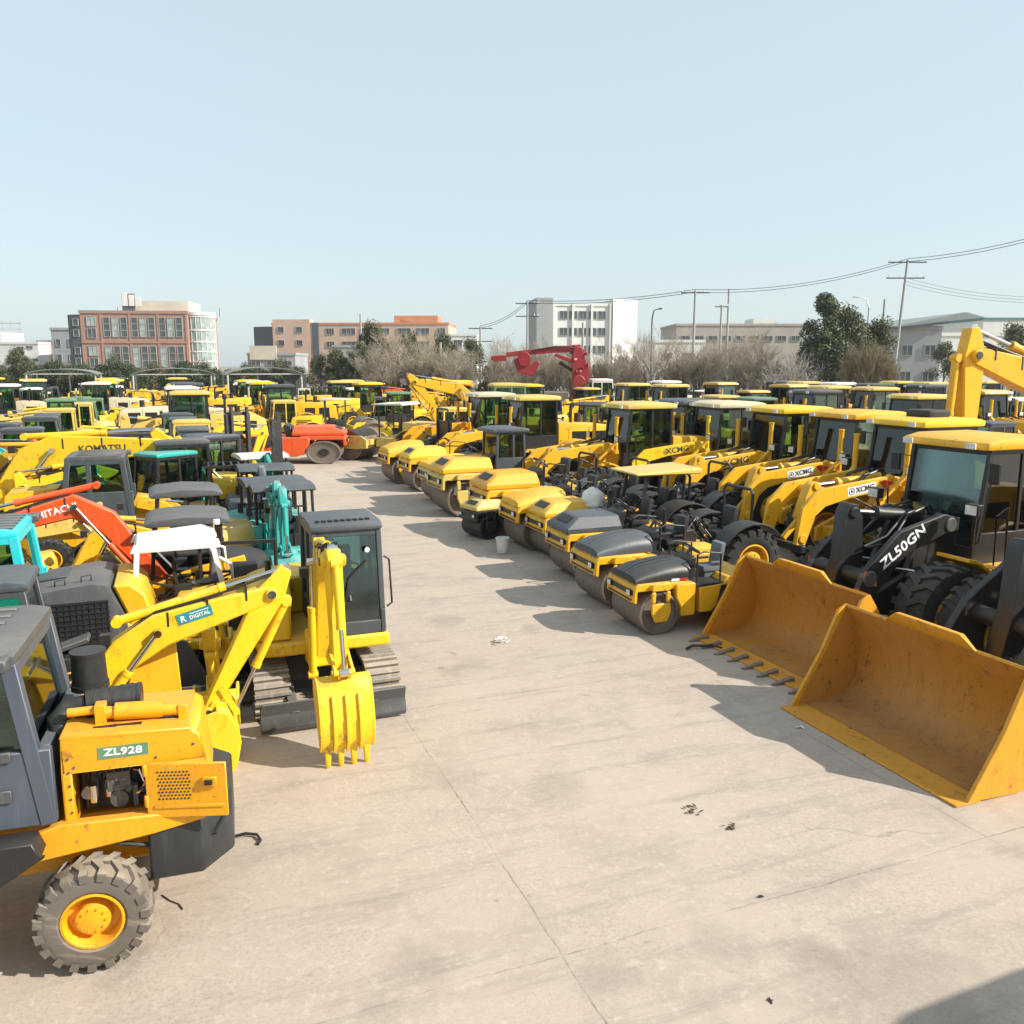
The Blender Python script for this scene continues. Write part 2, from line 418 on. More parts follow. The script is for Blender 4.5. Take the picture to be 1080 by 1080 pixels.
def emblem(parent, m, M, r):
    b = MB(); b.lathe([(r, 0), (r, .004), (r * .84, .004), (r * .84, 0)], n=20, closed=True, axis='z')
    for k in range(3):
        a = 2 * pi * k / 3 + pi / 2; q = Matrix.Rotation(a, 4, 'Z')
        b.add([q @ Vector(v) for v in ((r * .62, 0, 0), (r * .05, r * .30, 0), (r * .05, -r * .30, 0), (r * .62, 0, .004), (r * .05, r * .30, .004), (r * .05, -r * .30, .004))], [(0, 1, 2), (5, 4, 3), (0, 3, 4, 1), (1, 4, 5, 2), (2, 5, 3, 0)])
    o = b.build('emblem', m, parent, smooth=0); o.matrix_local = M
    return o

# ------------------------------------------------------------------ wheel loader
def bucket_shell(W, xf=0.0, z=0.0, teeth=False, mat=BUCKETM, root=None, h=1.38, depth=1.28, guard=True):
    """xf = x of the cutting edge; open side faces +x, resting on the ground"""
    k = depth / 1.28; q = h / 1.38
    P = lambda x, y: (xf + x * k, z + y * q)
    inner = [P(0, .025), P(-.82, .05), P(-1.02, .12), P(-1.16, .30), P(-1.22, .55), P(-1.20, .82), P(-1.10, 1.08), P(-.92, 1.34)]
    outer = [P(-.02, 0), P(-.84, 0), P(-1.06, .06), P(-1.21, .27), P(-1.275, .55), P(-1.25, .83), P(-1.14, 1.11), P(-.95, 1.38)]
    b = MB(); b.prism(inner + outer[::-1], -W / 2 + .02, W / 2 - .02)
    side = [P(-.10, .03), P(-.84, 0), P(-1.06, .06), P(-1.21, .27), P(-1.275, .55), P(-1.25, .83), P(-1.14, 1.11), P(-.95, 1.38), P(-.80, 1.30), P(-.55, .75)]
    for s in (-1, 1): b.prism(side, s * W / 2 - .025 - s * .02, s * W / 2 + .025 - s * .02)
    b.box(xf - .30 * k, xf + .06 * k, -W / 2, W / 2, z + .002, z + .028)
    if guard:
        g = [(-W * .24, z + h - .02), (W * .24, z + h - .02), (W * .17, z + h + .13), (-W * .17, z + h + .13)]
        b.add([(xf - .95 * k, y, zz) for y, zz in g] + [(xf - .91 * k + (.04 if zz > z + h else 0), y, zz) for y, zz in g], [(0, 1, 2, 3), (7, 6, 5, 4), (0, 4, 5, 1), (1, 5, 6, 2), (2, 6, 7, 3), (3, 7, 4, 0)])
    for y in (-W * .2, W * .2, 0):
        b.prism([P(-1.265, .45), P(-1.25, .3), P(-1.46, .32), P(-1.50, .45), P(-1.38, .95), P(-1.19, 1.0), P(-1.245, .85), P(-1.27, .6)], y - .03, y + .03)
    o = b.build('bucket', mat, root, bevel=.006)
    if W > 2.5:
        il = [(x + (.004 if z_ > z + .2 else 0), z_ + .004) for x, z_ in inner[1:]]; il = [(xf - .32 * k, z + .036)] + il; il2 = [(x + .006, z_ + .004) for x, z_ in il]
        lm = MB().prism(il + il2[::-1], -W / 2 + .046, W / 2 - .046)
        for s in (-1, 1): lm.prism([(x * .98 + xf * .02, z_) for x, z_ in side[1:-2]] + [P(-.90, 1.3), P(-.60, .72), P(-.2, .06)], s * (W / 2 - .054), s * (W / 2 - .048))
        lm.build('bucket_inside_shade', INSHADE, o)  # thin skin over the inside faces, with the bucket's shade in its colour
    if teeth:
        n = 8
        for i in range(n):
            y = -W / 2 + W * (i + .5) / n
            t = MB().hexa([(xf - .12, y - .045, z + .01), (xf + .24, y - .03, z + .0), (xf + .24, y + .03, z + .0), (xf - .12, y + .045, z + .01), (xf - .12, y - .045, z + .085), (xf + .24, y - .02, z + .02), (xf + .24, y + .02, z + .02), (xf - .12, y + .045, z + .085)])
            t.build('tooth', STEEL, o)
    return o

def loader(label, loc, heading, arm=AMBER, body=AMBER, frame=DARK, roof=AMBER, bucket=None, guard_posts=True, text=None, text_m=LDARK, panel=False, weight=None, group=None, rim=None, bucket_m=BUCKETM, gl=GLASS, chevrons=False, ac=False, reach=4.4):
    t = thing('wheel_loader', label, 'wheel loader', loc, heading, group)
    hb = MB(); hb.prism([(-3.45, 1.05), (-3.58, 1.35), (-3.46, 2.12), (-3.2, 2.26), (-2.0, 2.36), (-1.0, 2.40), (-1.0, 1.05)], -.78, .78)
    hood = hb.build('engine_hood', body, t, bevel=.06, seg=2)
    for s in (-1, 1):
        v = MB()
        for x0 in (-3.05, -2.2):
            v.box(x0, x0 + .62, s * .782 - .006, s * .782 + .006, 1.45, 2.05)
            for i in range(7): v.box(x0 + .03, x0 + .59, s * .79 - .008, s * .79 + .008, 1.5 + i * .075, 1.53 + i * .075)
        v.build('side_grille', BLACKP, hood, smooth=0)
    MB().box(-3.60, -3.56, -.55, .55, 1.4, 2.0).build('rear_grille', BLACKP, hood, smooth=0)
    v = MB()
    for s in (-1, 1):
        for x in (-2.32, -1.45): v.box(x, x + .012, s * .786 - .004, s * .786 + .004, 1.2, 2.2)
        for x, z in ((-1.35, 2.15), (-1.35, 1.3), (-2.0, 1.25), (-2.9, 1.25), (-1.1, 1.7)): v.cyl((x, s * .78, z), (x, s * .80, z), .022, n=6)
    v.build('panel_seam', DARK, hood, smooth=0)
    e = MB(); e.cyl((-1.7, .35, 2.3), (-1.7, .35, 3.0), .06); e.tube([(-1.7, .35, 2.95), (-1.72, .35, 3.08), (-1.82, .35, 3.14)], .055); e.build('exhaust', DARK, t); MB().cyl((-2.3, -.3, 2.3), (-2.3, -.3, 2.7), .13).build('air_cleaner', DARK, t)
    MB().prism([(-3.75, .8), (-3.88, 1.05), (-3.72, 1.36), (-2.75, 1.32), (-2.65, .95), (-2.9, .8)], -1.25, 1.25).build('counterweight', weight or DARK, t, bevel=.05, seg=2)
    b = MB(); b.box(-3.0, .1, -.42, .42, .62, 1.1); b.cyl((-1.65, -1.0, .8), (-1.65, 1.0, .8), .2); b.box(-.2, .5, -.2, .2, .65, 1.4); b.build('chassis', DARK, t, bevel=.02)
    b = MB()
    for s in (-1, 1):
        b.prism([(.35, .62), (.35, 1.35), (.70, 2.05), (1.05, 2.25), (1.35, 2.05), (1.75, 1.25), (2.35, 1.0), (2.35, .7), (1.9, .6)], s * .36 - .05, s * .36 + .05)
    b.box(.4, 2.2, -.33, .33, .68, 1.05); b.cyl((1.65, -1.0, .8), (1.65, 1.0, .8), .2); b.box(.5, .62, -.33, .33, 1.0, 1.6); b.cyl((1.05, -.62, 2.08), (1.05, .62, 2.08), .085)
    b.build('front_frame', arm, t, bevel=.015)
    for s in (-1, 1):
        fender(t, 1.65, s * 1.1 - .3, s * 1.1 + .3, .8, .93, 98, 172, body, .06)
        fender(t, -1.65, s * 1.1 - .3, s * 1.1 + .3, .8, .98, 40, 170, body)
        prof = ribbon([(.85, 2.08), (1.15, 2.1), (2.0, 1.86), (2.55 + .3 * (reach - 4.4), 1.36), (2.82 + .5 * (reach - 4.4), .9), (2.98 + .6 * (reach - 4.4), .42)], [.10, .16, .20, .22, .17, .12]) if bucket else ribbon([(.85, 2.08), (1.2, 2.09), (2.3, 1.96), (3.0, 1.84), (3.34, 1.56), (3.52, .85)], [.10, .15, .155, .20, .20, .12])
        la = MB().prism(prof, s * .56 - .055, s * .56 + .055).build('lift_arm', arm, t, bevel=.012)
        if panel:
            pm = MB(); cx, cz = 2.0, 1.985
            pm.box(cx - .38, cx + .38, s * .617 - .003, s * .617 + .003, cz - .095, cz + .095, Matrix.Translation((cx, 0, cz)) @ Matrix.Rotation(R(8), 4, 'Y') @ Matrix.Translation((-cx, 0, -cz)))
            pm.build('name_panel', LWHITE, la)
            rm = MB(); rm.add([(1.40, s * .618, 2.16), (1.56, s * .618, 2.13), (1.40, s * .618, 1.98), (1.14, s * .618, 2.09), (1.40, s * .622, 2.16), (1.56, s * .622, 2.13), (1.40, s * .622, 1.98), (1.14, s * .622, 2.09)],
                   [(0, 1, 2, 3), (7, 6, 5, 4), (0, 4, 5, 1), (1, 5, 6, 2), (2, 6, 7, 3), (3, 7, 4, 0)]); rm.build('red_chevron', LRED, la)
            emblem(la, text_m, side_M(cx + s * .0 + .27 * (1 if s > 0 else -1), s * .622, cz - .0375 * (1 if s > 0 else -1) * s, s > 0, 8 * s), .075)
            lettering('XCMG', .165, text_m, la, side_M(cx - .08 * (1 if s > 0 else -1), s * .624, cz + .011, s > 0, 8 if s > 0 else -8))
        elif text:
            if len(text[0]) < 5: emblem(la, text_m, side_M(1.95 + .40 * s, s * .619, 1.985 - .05, s > 0, 7 * s), .085)
            lettering(text[0], text[1], text_m, la, side_M(1.95 if len(text[0]) < 5 else 2.02, s * .619, 1.985 if len(text[0]) < 5 else 1.80, s > 0, 7 * s if len(text[0]) < 5 else 33 * s), stretch=1.15)
        if chevrons:
            cm = MB()
            for i, (cx, cz) in enumerate(((2.62, 1.36), (2.80, 1.12))):
                for j in (0, 1):
                    q = Vector((cx + j * .0, 0, cz))
                    pts = [(-.10, -.11), (.03, -.05), (.03, .11), (-.10, .05)] if j == 0 else [(.05, -.04), (.16, .02), (.16, .17), (.05, .12)]
                    cm.add([(cx + a, s * .617, cz + bz - .05) for a, bz in pts] + [(cx + a, s * .621, cz + bz - .05) for a, bz in pts], [(0, 1, 2, 3), (7, 6, 5, 4), (0, 4, 5, 1), (1, 5, 6, 2), (2, 6, 7, 3), (3, 7, 4, 0)])
            cm.build('reflector', LAMPO, la)
        wheel(t, (1.65, s * 1.1, .8), .8, .58, rim or arm); wheel(t, (-1.65, s * 1.1, .8), .8, .58, rim or arm)
        cylinder(t, (.75, s * .47, 1.15), (2.2, s * .47, 1.45 if bucket else 1.84), .075, arm)
        if guard_posts:
            b = MB(); b.cyl((1.0, s * .78, 1.95), (.98, s * .78, 3.0), .062); b.cyl((.98, s * .78, 3.0), (.98, s * .78, 3.04), .075); b.beam((1.0, s * .78, 2.25), (1.55, s * .72, 1.75), .12, .06); b.box(.93, 1.09, s * .66 - .08, s * .66 + .18, 1.92, 2.02)
            b.build('guard_post', arm, t)
        m = MB(); m.tube([(.9, s * .9, 1.75), (1.0, s * 1.0, 2.3)], .03, 6); m.build('lamp_bracket', DARK, t)
        headlight(t, 1.05, s * 1.0, 2.38, .2)
        k = MB()   # ladder and rails beside the cab
        k.tube([(.75, s * 1.2, 1.4), (.78, s * 1.2, 2.3), (.55, s * 1.2, 2.42), (.5, s * 1.2, 1.4)], .018, 6)
        for z in (.55, .85, 1.15): k.box(.0, .4, s * 1.22 - .08, s * 1.22 + .08, z, z + .03)
        k.beam((.02, s * 1.24, .5), (.02, s * 1.24, 1.42), .03, .05); k.beam((.38, s * 1.24, .5), (.38, s * 1.24, 1.42), .03, .05)
        k.build('ladder', DARK, t)
    b = MB(); b.cyl((2.66, -.56, 1.34 if bucket else 1.88), (2.66, .56, 1.34 if bucket else 1.88), .12)
    tx, tz = (2.58, 2.3) if bucket else (2.78, 2.02)
    b.prism([(2.50, 1.2), (2.32, 1.42), (2.38, 2.2), (2.48, 2.42), (2.66, 2.45), (2.76, 2.3), (2.80, 1.6), (2.96, .95), (2.86, .74), (2.68, .80)] if bucket else [(2.60, 1.6), (2.55, 1.8), (2.66, 2.05), (2.80, 2.12), (2.94, 2.05), (3.05, 1.8), (3.2, 1.35), (3.1, 1.2), (2.95, 1.3)], -.12, .12)
    b.cyl((tx, -.16, tz), (tx, .16, tz), .09); b.cyl((2.85, -.16, .88), (2.85, .16, .88), .09) if bucket else None; b.beam((2.85, 0, .88) if bucket else (3.1, 0, 1.3), (max(3.04, reach - 1.32), 0, .80) if bucket else (3.5, 0, .9), .10, .12)
    b.build('bell_crank', arm, t, bevel=.015)
    for s in (-1, 1):
        for x, z, r in ((1.05, 2.08, .12), (2.90, .55, .11), (2.66, 1.34, .13)) if bucket else ((1.05, 2.08, .12), (3.47, 1.0, .10)):
            MB().cyl((x, s * .50, z), (x, s * .645, z), r, n=18).build('pivot_pin', GREYP if arm is DARK else arm, t, bevel=.015)
    cylinder(t, (.95, 0, 2.12), (tx, 0, tz), .10, DARK if arm is DARK else arm, .66, 'tilt_cylinder')
    h = MB()
    for s in (-1, 1):
        for k in (0, 1):
            y = s * (.16 + .06 * k); h.tube([(.8, y, 1.9), (1.1, y, 2.3 + .05 * k), (1.6, y * 1.2, 2.22), (2.0, y * 1.5, 1.9 - .1 * k), (2.4, y * 1.2, 1.75)], .022, 6)
    h.build('hydraulic_hose', BLACKP, t)
    MB().box(-1.0, .95, -1.15, 1.15, 1.32, 1.42).build('platform', body, t, bevel=.02)
    c = cab(t, -.98, .72, -.78, .78, 1.42, 3.28, sf=.22, sr=.02, sill=.5, frame=frame, roof=roof, over=.13, gl=gl, rt=.17, roofbev=.06, ac=ac)
    for s in (-1, 1): MB().box(.76, .80, s * .62 - .1, s * .62 + .1, 3.28, 3.38).build('roof_lamp', LAMP, t, bevel=.01)
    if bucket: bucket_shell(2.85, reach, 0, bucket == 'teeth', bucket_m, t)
    else:
        MB().box(3.46, 3.60, -.75, .75, .72, .88).build('coupling_bar', DARK, t, bevel=.02)
    return t

# ------------------------------------------------------------------ crawler excavator
def track_pair(t, L, w, gauge, h, slew, m=TRACK, pads=True):
    r = h / 2; M = Matrix.Rotation(R(slew), 4, 'Z')
    for s in (-1, 1):
        y = s * gauge / 2
        prof = arc(L / 2 - r, r, r, -90, 90, 10) + arc(-L / 2 + r, r, r, 90, 270, 10)
        inn = [(x * .93, r + (z - r) * .78) for x, z in prof]
        b = MB(); n = len(prof)
        vs = [(x, y - w / 2, z) for x, z in prof] + [(x, y + w / 2, z) for x, z in prof] + [(x, y - w / 2, z) for x, z in inn] + [(x, y + w / 2, z) for x, z in inn]
        fs = []
        for i in range(n):
            j = (i + 1) % n
            fs += [(i, j, n + j, n + i), (2 * n + j, 2 * n + i, 3 * n + i, 3 * n + j), (i, 2 * n + i, 2 * n + j, j), (n + j, 3 * n + j, 3 * n + i, n + i)]
        b.add(vs, fs)
        if pads:
            per = 2 * (L - h) + pi * h; npad = int(per / (h * .165))
            for k in range(npad):
                d = per * k / npad; st = L - h
                if d < st: x, z, nx, nz = -st / 2 + d, 0, 0, -1
                elif d < st + pi * r: a = -pi / 2 + (d - st) / r; x, z, nx, nz = st / 2 + r * cos(a), r + r * sin(a), cos(a), sin(a)
                elif d < 2 * st + pi * r: x, z, nx, nz = st / 2 - (d - st - pi * r), h, 0, 1
                else: a = pi / 2 + (d - 2 * st - pi * r) / r; x, z, nx, nz = -st / 2 + r * cos(a), r + r * sin(a), cos(a), sin(a)
                tx, tz = -nz, nx; q = h * .05; e = h * .055
                zz = lambda a, bb: (x + tx * a + nx * bb, z + tz * a + nz * bb)
                a0, a1, a2, a3 = zz(-q, -.01), zz(q, -.01), zz(q * .6, e), zz(-q * .6, e)
                y0, y1 = y - w / 2 - .012, y + w / 2 + .012
                b.hexa([(a0[0], y0, a0[1]), (a1[0], y0, a1[1]), (a1[0], y1, a1[1]), (a0[0], y1, a0[1]), (a3[0], y0, a3[1]), (a2[0], y0, a2[1]), (a2[0], y1, a2[1]), (a3[0], y1, a3[1])])
        tr = b.xf(M).build('track', m, t, smooth=30)
        q = MB(); q.box(-L / 2 + r, L / 2 - r, y - w * .3, y + w * .3, h * .22, h * .7)
        for x in (-L / 2 + r, L / 2 - r): q.cyl((x, y - w * .42, r), (x, y + w * .42, r), r * .72, n=18); q.cyl((x, y - w * .46, r), (x, y + w * .46, r), r * .3, n=12)
        for k in range(4):
            x = -L / 2 + h + (L - 2 * h) * k / 3; q.cyl((x, y - w * .4, h * .18), (x, y + w * .4, h * .18), h * .13, n=12)
        q.xf(M).build('track_rollers', GUTS, tr)

def exc_bucket(mat, w, s, M, parent, teeth=4, ribs=True):
    """local: pivot at origin, hangs below; mouth towards -x (curled in), teeth point down"""
    out = [(.10, .08), (.26, .02), (.335, -.18), (.355, -.50), (.29, -.78), (.16, -.92)]
    inn = [(.13, -.88), (.25, -.76), (.31, -.50), (.295, -.20), (.23, -.03), (.10, .03)]
    b = MB(); b.prism([(x * s, z * s) for x, z in out + inn], -w / 2, w / 2)
    side = [(.10, .08), (.26, .02), (.335, -.18), (.355, -.50), (.29, -.78), (.16, -.92), (.02, -.55), (-.10, -.12), (-.06, .05)]
    for q in (-1, 1): b.prism([(x * s, z * s) for x, z in side], q * w / 2 - .018, q * w / 2 + .018)
    if ribs:
        for k in range(3):
            y = -w / 2 + w * (k + 1) / 4
            b.prism([(x * s, z * s) for x, z in [(.33, -.16), (.37, -.17), (.395, -.50), (.325, -.80), (.19, -.95), (.16, -.92), (.29, -.78), (.355, -.50)]], y - .02, y + .02)
    for q in (-1, 1): b.prism([(x * s, z * s) for x, z in [(-.07, -.04), (.07, .14), (.24, .10), (.28, -.06), (.1, -.08)]], q * w * .16 - .02, q * w * .16 + .02)
    for k in range(teeth):
        y = -w / 2 + w * (k + .5) / teeth
        b.hexa([(.12 * s, y - .04, -.84 * s), (.21 * s, y - .04, -.82 * s), (.21 * s, y + .04, -.82 * s), (.12 * s, y + .04, -.84 * s), (.05 * s, y - .028, -1.16 * s), (.09 * s, y - .028, -1.16 * s), (.09 * s, y + .028, -1.16 * s), (.05 * s, y + .028, -1.16 * s)])
    b.xf(M)
    return b.build('bucket', mat, parent, bevel=.006)

def excavator(label, loc, heading, s=1.0, body=LEMON, boom=None, cabm=None, roof=None, kind='cab', a1=62, a2=5, stick=-75, L1=1.15, L2=1.75, L3=1.55, bk=0, slew=0, blade=True, by=-.12, text=None, text_m=LDARK, sign=None, track_m=TRACK, weight=None, group=None, gl=GLASS, pads=True, bucket=True, bw=.62, seatm=SEATM, slim=1.0, fx=1.15, fz=.95, stick_back=.35, tm=1.0, bks=1.0, text_k=.5):
    boom = boom or body; cabm = cabm or SLATE; roof = roof or cabm
    t = thing('excavator', label, 'excavator', loc, heading, group)
    S = lambda *p: tuple(q * s for q in p)
    track_pair(t, 2.45 * s, .44 * s, 1.45 * s, .62 * s, -slew, track_m, pads)
    b = MB(); b.box(*S(-.5, .5, -.55, .55, .28, .62)); b.cyl(S(0, 0, .55), S(0, 0, .80), .5 * s, n=24)
    b.xf(Matrix.Rotation(R(-slew), 4, 'Z')).build('undercarriage', DARK, t)
    if blade:
        q = MB(); q.prism([S(1.62, .03), S(1.66, .10), S(1.60, .26), S(1.66, .42), S(1.62, .43), S(1.55, .26), S(1.58, .08)], -.93 * s, .93 * s)
        for y in (-.5, .5): q.beam(S(.7, y, .4), S(1.6, y, .22), .12 * s, .12 * s)
        q.xf(Matrix.Rotation(R(-slew), 4, 'Z')).build('dozer_blade', GREYP, t, bevel=.008)
    # upper body: plan outline with a round tail
    plan = [S(.95, -.85), S(1.0, -.6), S(1.0, .0), S(1.0, .88), S(-.4, .92)] + [(x * s, y * s) for x, y in arc(-.35, 0, 1.08, 122, 238, 10)] + [S(-.4, -.92)]
    MB().prism(plan, .80 * s, .98 * s, 'z').build('deck', body, t, bevel=.03 * s)
    hoodp = [S(-.42, .88)] + [(x * s, y * s) for x, y in arc(-.35, 0, 1.04, 122, 238, 10)] + [S(-.4, -.90), S(.82, -.88), S(.9, -.75), S(.9, -.42), S(-.35, -.30), S(-.42, .1)]
    low = [S(x / s, y / s) for x, y in hoodp]
    hd = MB().loft([[(x, y, .985 * s) for x, y in low], [(x, y, 1.38 * s) for x, y in low], [(x * .94 + .0, y * .93, 1.55 * s) for x, y in low]]).build('engine_hood', body, t, bevel=.03 * s)
    v = MB()
    for i in range(6): v.box(*S(-.35, .25, -.905, -.89, 1.08 + i * .05, 1.10 + i * .05))
    v.box(*S(.3, .34, -.905, -.885, 1.0, 1.42)); v.build('vent', BLACKP, hd, smooth=0)
    sm_ = MB()
    for x in (-.38, .42): sm_.box(*S(x, x + .008, -.906, -.888, 1.0, 1.36))
    for x, z in ((-.3, 1.32), (.36, 1.32), (.5, 1.05), (.78, 1.05), (.78, 1.32)): sm_.cyl(S(x, -.885, z), S(x, -.912, z), .014 * s, n=6)
    sm_.build('panel_seam', DARK, hd, smooth=0)
    cw = [(x * s, y * s) for x, y in arc(-.35, 0, 1.10, 125, 235, 10)] + [(x * s, y * s) for x, y in arc(-.35, 0, .9, 235, 125, 10)]
    MB().prism(cw, .72 * s, 1.12 * s, 'z').build('counterweight', weight or GREYP, t, bevel=.02 * s)
    e = MB(); e.cyl(S(-.55, -.55, 1.5), S(-.55, -.55, 1.78), .045 * s); e.build('exhaust', DARK, t)
    if kind == 'cab':
        cab(t, -.42 * s, .98 * s, -.10 * s, .84 * s, .99 * s, 2.42 * s, sf=.18 * s, sr=.06 * s, sill=.32 * s, frame=cabm, roof=roof, over=.035 * s, gl=gl, rt=.10 * s, roofbev=.05 * s, post=.07 * s, seatm=seatm, mirrors=False)
    else:
        c = MB()
        pts = [(-.5, .8), (-.5, -.5), (.72, .8), (.72, -.5)] if kind == 'canopy' else [(-.5, .8), (-.5, -.5)]
        for x, y in pts:
            (c if x < 0 else MB()).tube([S(x, y, .99), S(x + (.0 if x < 0 else -.12), y, 2.3)], .035 * s, 8) if x < 0 else MB().tube([S(x, y, .99), S(x - .12, y, 2.3)], .035 * s, 8).build('canopy_post', cabm, t)
        c.beam(S(-.5, -.5, 2.27), S(-.5, .8, 2.27), .06 * s, .06 * s); c.beam(S(-.5, -.5, 1.75), S(-.5, .8, 1.75), .04 * s, .04 * s)
        cc = c.build('canopy_frame', cabm, t)
        q = MB() if kind == 'canopy' else MB(); q.prism([S(-.66, 2.30), S(.72, 2.30), S(.78, 2.34), S(.62, 2.42), S(.1, 2.46), S(-.5, 2.42), S(-.68, 2.35)], -.58 * s, .88 * s)
        if kind == 'canopy': q.build('canopy_roof', roof, t, bevel=.05 * s, seg=2)
        seat(t, -.15 * s, .25 * s, 1.25 * s, seatm, s)
        k = MB()
        for y in (-.2, .7): k.box(*S(.1, .35, y - .1, y + .1, 1.0, 1.5)); k.cyl(S(.28, y, 1.5), S(.33, y, 1.75), .02 * s)
        for y in (.15, .35): k.cyl(S(.65, y, .99), S(.62, y, 1.55), .018 * s)
        k.box(*S(.5, .62, .0, .5, .98, 1.25)); k.build('control_levers', DARK, t)
    # boom
    P0 = Vector((fx, 0, fz)) * s
    d = lambda a: Vector((cos(R(a)), 0, sin(R(a)))) * s
    P1 = P0 + d(a1) * L1; P2 = P1 + d(a2) * L2; P3 = P2 + d(stick) * L3
    y = by * s; am = (a1 + a2) / 2
    J = [P0, P0.lerp(P1, .5), P1 - d(am) * .02, P1.lerp(P2, .5), P2]
    w = [.11, .17, .22, .17, .10]
    smooth = [(p.x, p.z) for p in (P0, P0.lerp(P1, .45), P1.lerp(P0, .22), P1.lerp(P2, .14), P1.lerp(P2, .55), P2)]
    bo = MB().prism(ribbon(smooth, [q * s * tm for q in (.11, .16, .20, .205, .16, .10)]), y - .11 * s, y + .11 * s)
    bo.cyl((P0.x, y - .16 * s, P0.z), (P0.x, y + .16 * s, P0.z), .09 * s); bo.cyl((P2.x, y - .15 * s, P2.z), (P2.x, y + .15 * s, P2.z), .08 * s)
    boo = bo.build('boom', boom, t, bevel=.02 * s)
    sw = MB(); sw.prism([S(.9, .68), S(1.32, .72), S(fx + .12, fz - .1), S(fx + .1, fz + .13), S(fx - .1, fz + .13), S(.92, 1.15)], y - .2 * s, y + .2 * s); sw.build('boom_bracket', boom, t, bevel=.02 * s)
    nB = lambda k: P1.lerp(P2, k) + Vector((-(P2 - P1).normalized().z, 0, (P2 - P1).normalized().x)) * .24 * s
    sd = (P3 - P2).normalized(); sn = Vector((sd.z, 0, -sd.x))
    EB = P2 - sd * stick_back * s - sn * .02 * s
    stp = [(p.x, p.z) for p in (EB, P2, P2.lerp(P3, .3), P3)]
    so = MB().prism(ribbon(stp, [.07 * s, .17 * s, .14 * s, .075 * s]), y - .085 * s, y + .085 * s)
    so.cyl((P3.x, y - .13 * s, P3.z), (P3.x, y + .13 * s, P3.z), .06 * s)
    sto = so.build('stick', boom, t, bevel=.015 * s)
    V = lambda p: Vector((p.x, y, p.z))
    for P_, r_, w_, o_ in ((P0, .045, .17, boo), (P2, .05, .16, boo), (P3, .035, .14, sto)): MB().cyl(V(P_) - Vector((0, w_ * s, 0)), V(P_) + Vector((0, w_ * s, 0)), r_ * s, n=12).build('pivot_pin', GUTS, o_)
    wl = MB()
    for k_ in (.2, .5, .8): q_ = P1.lerp(P2, k_); wl.box(q_.x - .012 * s, q_.x + .012 * s, y - .113 * s, y + .113 * s, q_.z + .02 * s, q_.z + .19 * s)
    wl.build('hose_clamp', DARK, boo)
    bn = Vector((-(P1 - P0).normalized().z, 0, (P1 - P0).normalized().x))
    for q in (-.16, .16): cylinder(t, (P0.x + .12 * s, y + q * s, P0.z - .22 * s), V(P1.lerp(P2, .12)) + Vector((0, q * s, 0)), .05 * s, boom, .6, 'boom_cylinder')
    cylinder(t, V(nB(.0) - (P2 - P1).normalized() * .2 * s), V(EB), .055 * s, boom, .62, 'stick_cylinder')
    link = P3 - sd * .32 * s
    kk = P3 - sd * .12 * s - sn * .30 * s
    cylinder(sto, V(P2.lerp(P3, .02) - sn * .22 * s), V(kk), .05 * s, boom, .6, 'bucket_cylinder')
    lk = MB(); lk.beam(V(link) + Vector((0, .1 * s, 0)), V(kk) + Vector((0, .1 * s, 0)), .03 * s, .07 * s); lk.beam(V(link) - Vector((0, .1 * s, 0)), V(kk) - Vector((0, .1 * s, 0)), .03 * s, .07 * s); lk.cyl(V(kk) - Vector((0, .12 * s, 0)), V(kk) + Vector((0, .12 * s, 0)), .035 * s)
    ang = stick + bk
    M = Matrix.Translation(V(P3)) @ Matrix.Rotation(R(-(ang + 90)), 4, 'Y') @ Matrix.Scale(1, 4)
    if bucket:
        bp = V(P3) + Matrix.Rotation(R(-(ang + 90)), 3, 'Y') @ Vector((.2 * s, 0, .05 * s))
        for q in (-.06, .06): lk.beam(V(kk) + Vector((0, q * s, 0)), bp + Vector((0, q * s, 0)), .03 * s, .07 * s)
        exc_bucket(boom, bw * s, s * bks, M, t)
    lk.build('bucket_link', boom, t)
    h = MB()
    for q in (-.05, .05): h.tube([(P0.x - .2 * s, y + q * s, P0.z + .2 * s), (P0.lerp(P1, .5) + bn * .24 * s + Vector((0, y + q * s, 0))), V(nB(.15)) + Vector((0, q * s, -.02 * s)), V(nB(.6)) + Vector((0, q * s, -.05 * s)), V(P2) + Vector((0, q * s, .22 * s)), V(P2.lerp(P3, .25) - sn * .1 * s + sd * .0)], .018 * s, 6)
    h.build('hydraulic_hose', BLACKP, t)
    hl = MB()
    lp = P0.lerp(P1, .8) + bn * .3 * s; hl.box(lp.x - .05 * s, lp.x + .06 * s, y - .25 * s, y - .14 * s, lp.z - .06 * s, lp.z + .06 * s); hl.build('work_lamp', DARK, t)
    bd = P1.lerp(P2, .5)
    if text:
        for q in (-1, 1): lettering(text[0], text[1], text_m, boo, side_M(P1.lerp(P2, text_k).x, y + q * (.113 * s), P1.lerp(P2, text_k).z, q > 0, -q * a2))
    if sign:
        k = MB(); k.box(-.19, .19, -.062, .062, -.004, .004)
        for q in (-1, 1):
            m = put('name_plate', k.mesh('name_plate', LTEAL), boo); m.matrix_local = side_M(bd.x - .14, y + q * (.113 * s), bd.z + .02, q > 0, -q * a2)
            lettering('R', .10, LWHITE, m, Matrix.Translation((-.13, -.006, .006))); put('stripe', MB().box(-.05, .16, .028, .036, .004, .007).mesh('stripe', LWHITE), m); lettering(sign[1], .060, LWHITE, m, Matrix.Translation((.05, -.014, .006)))
    return t

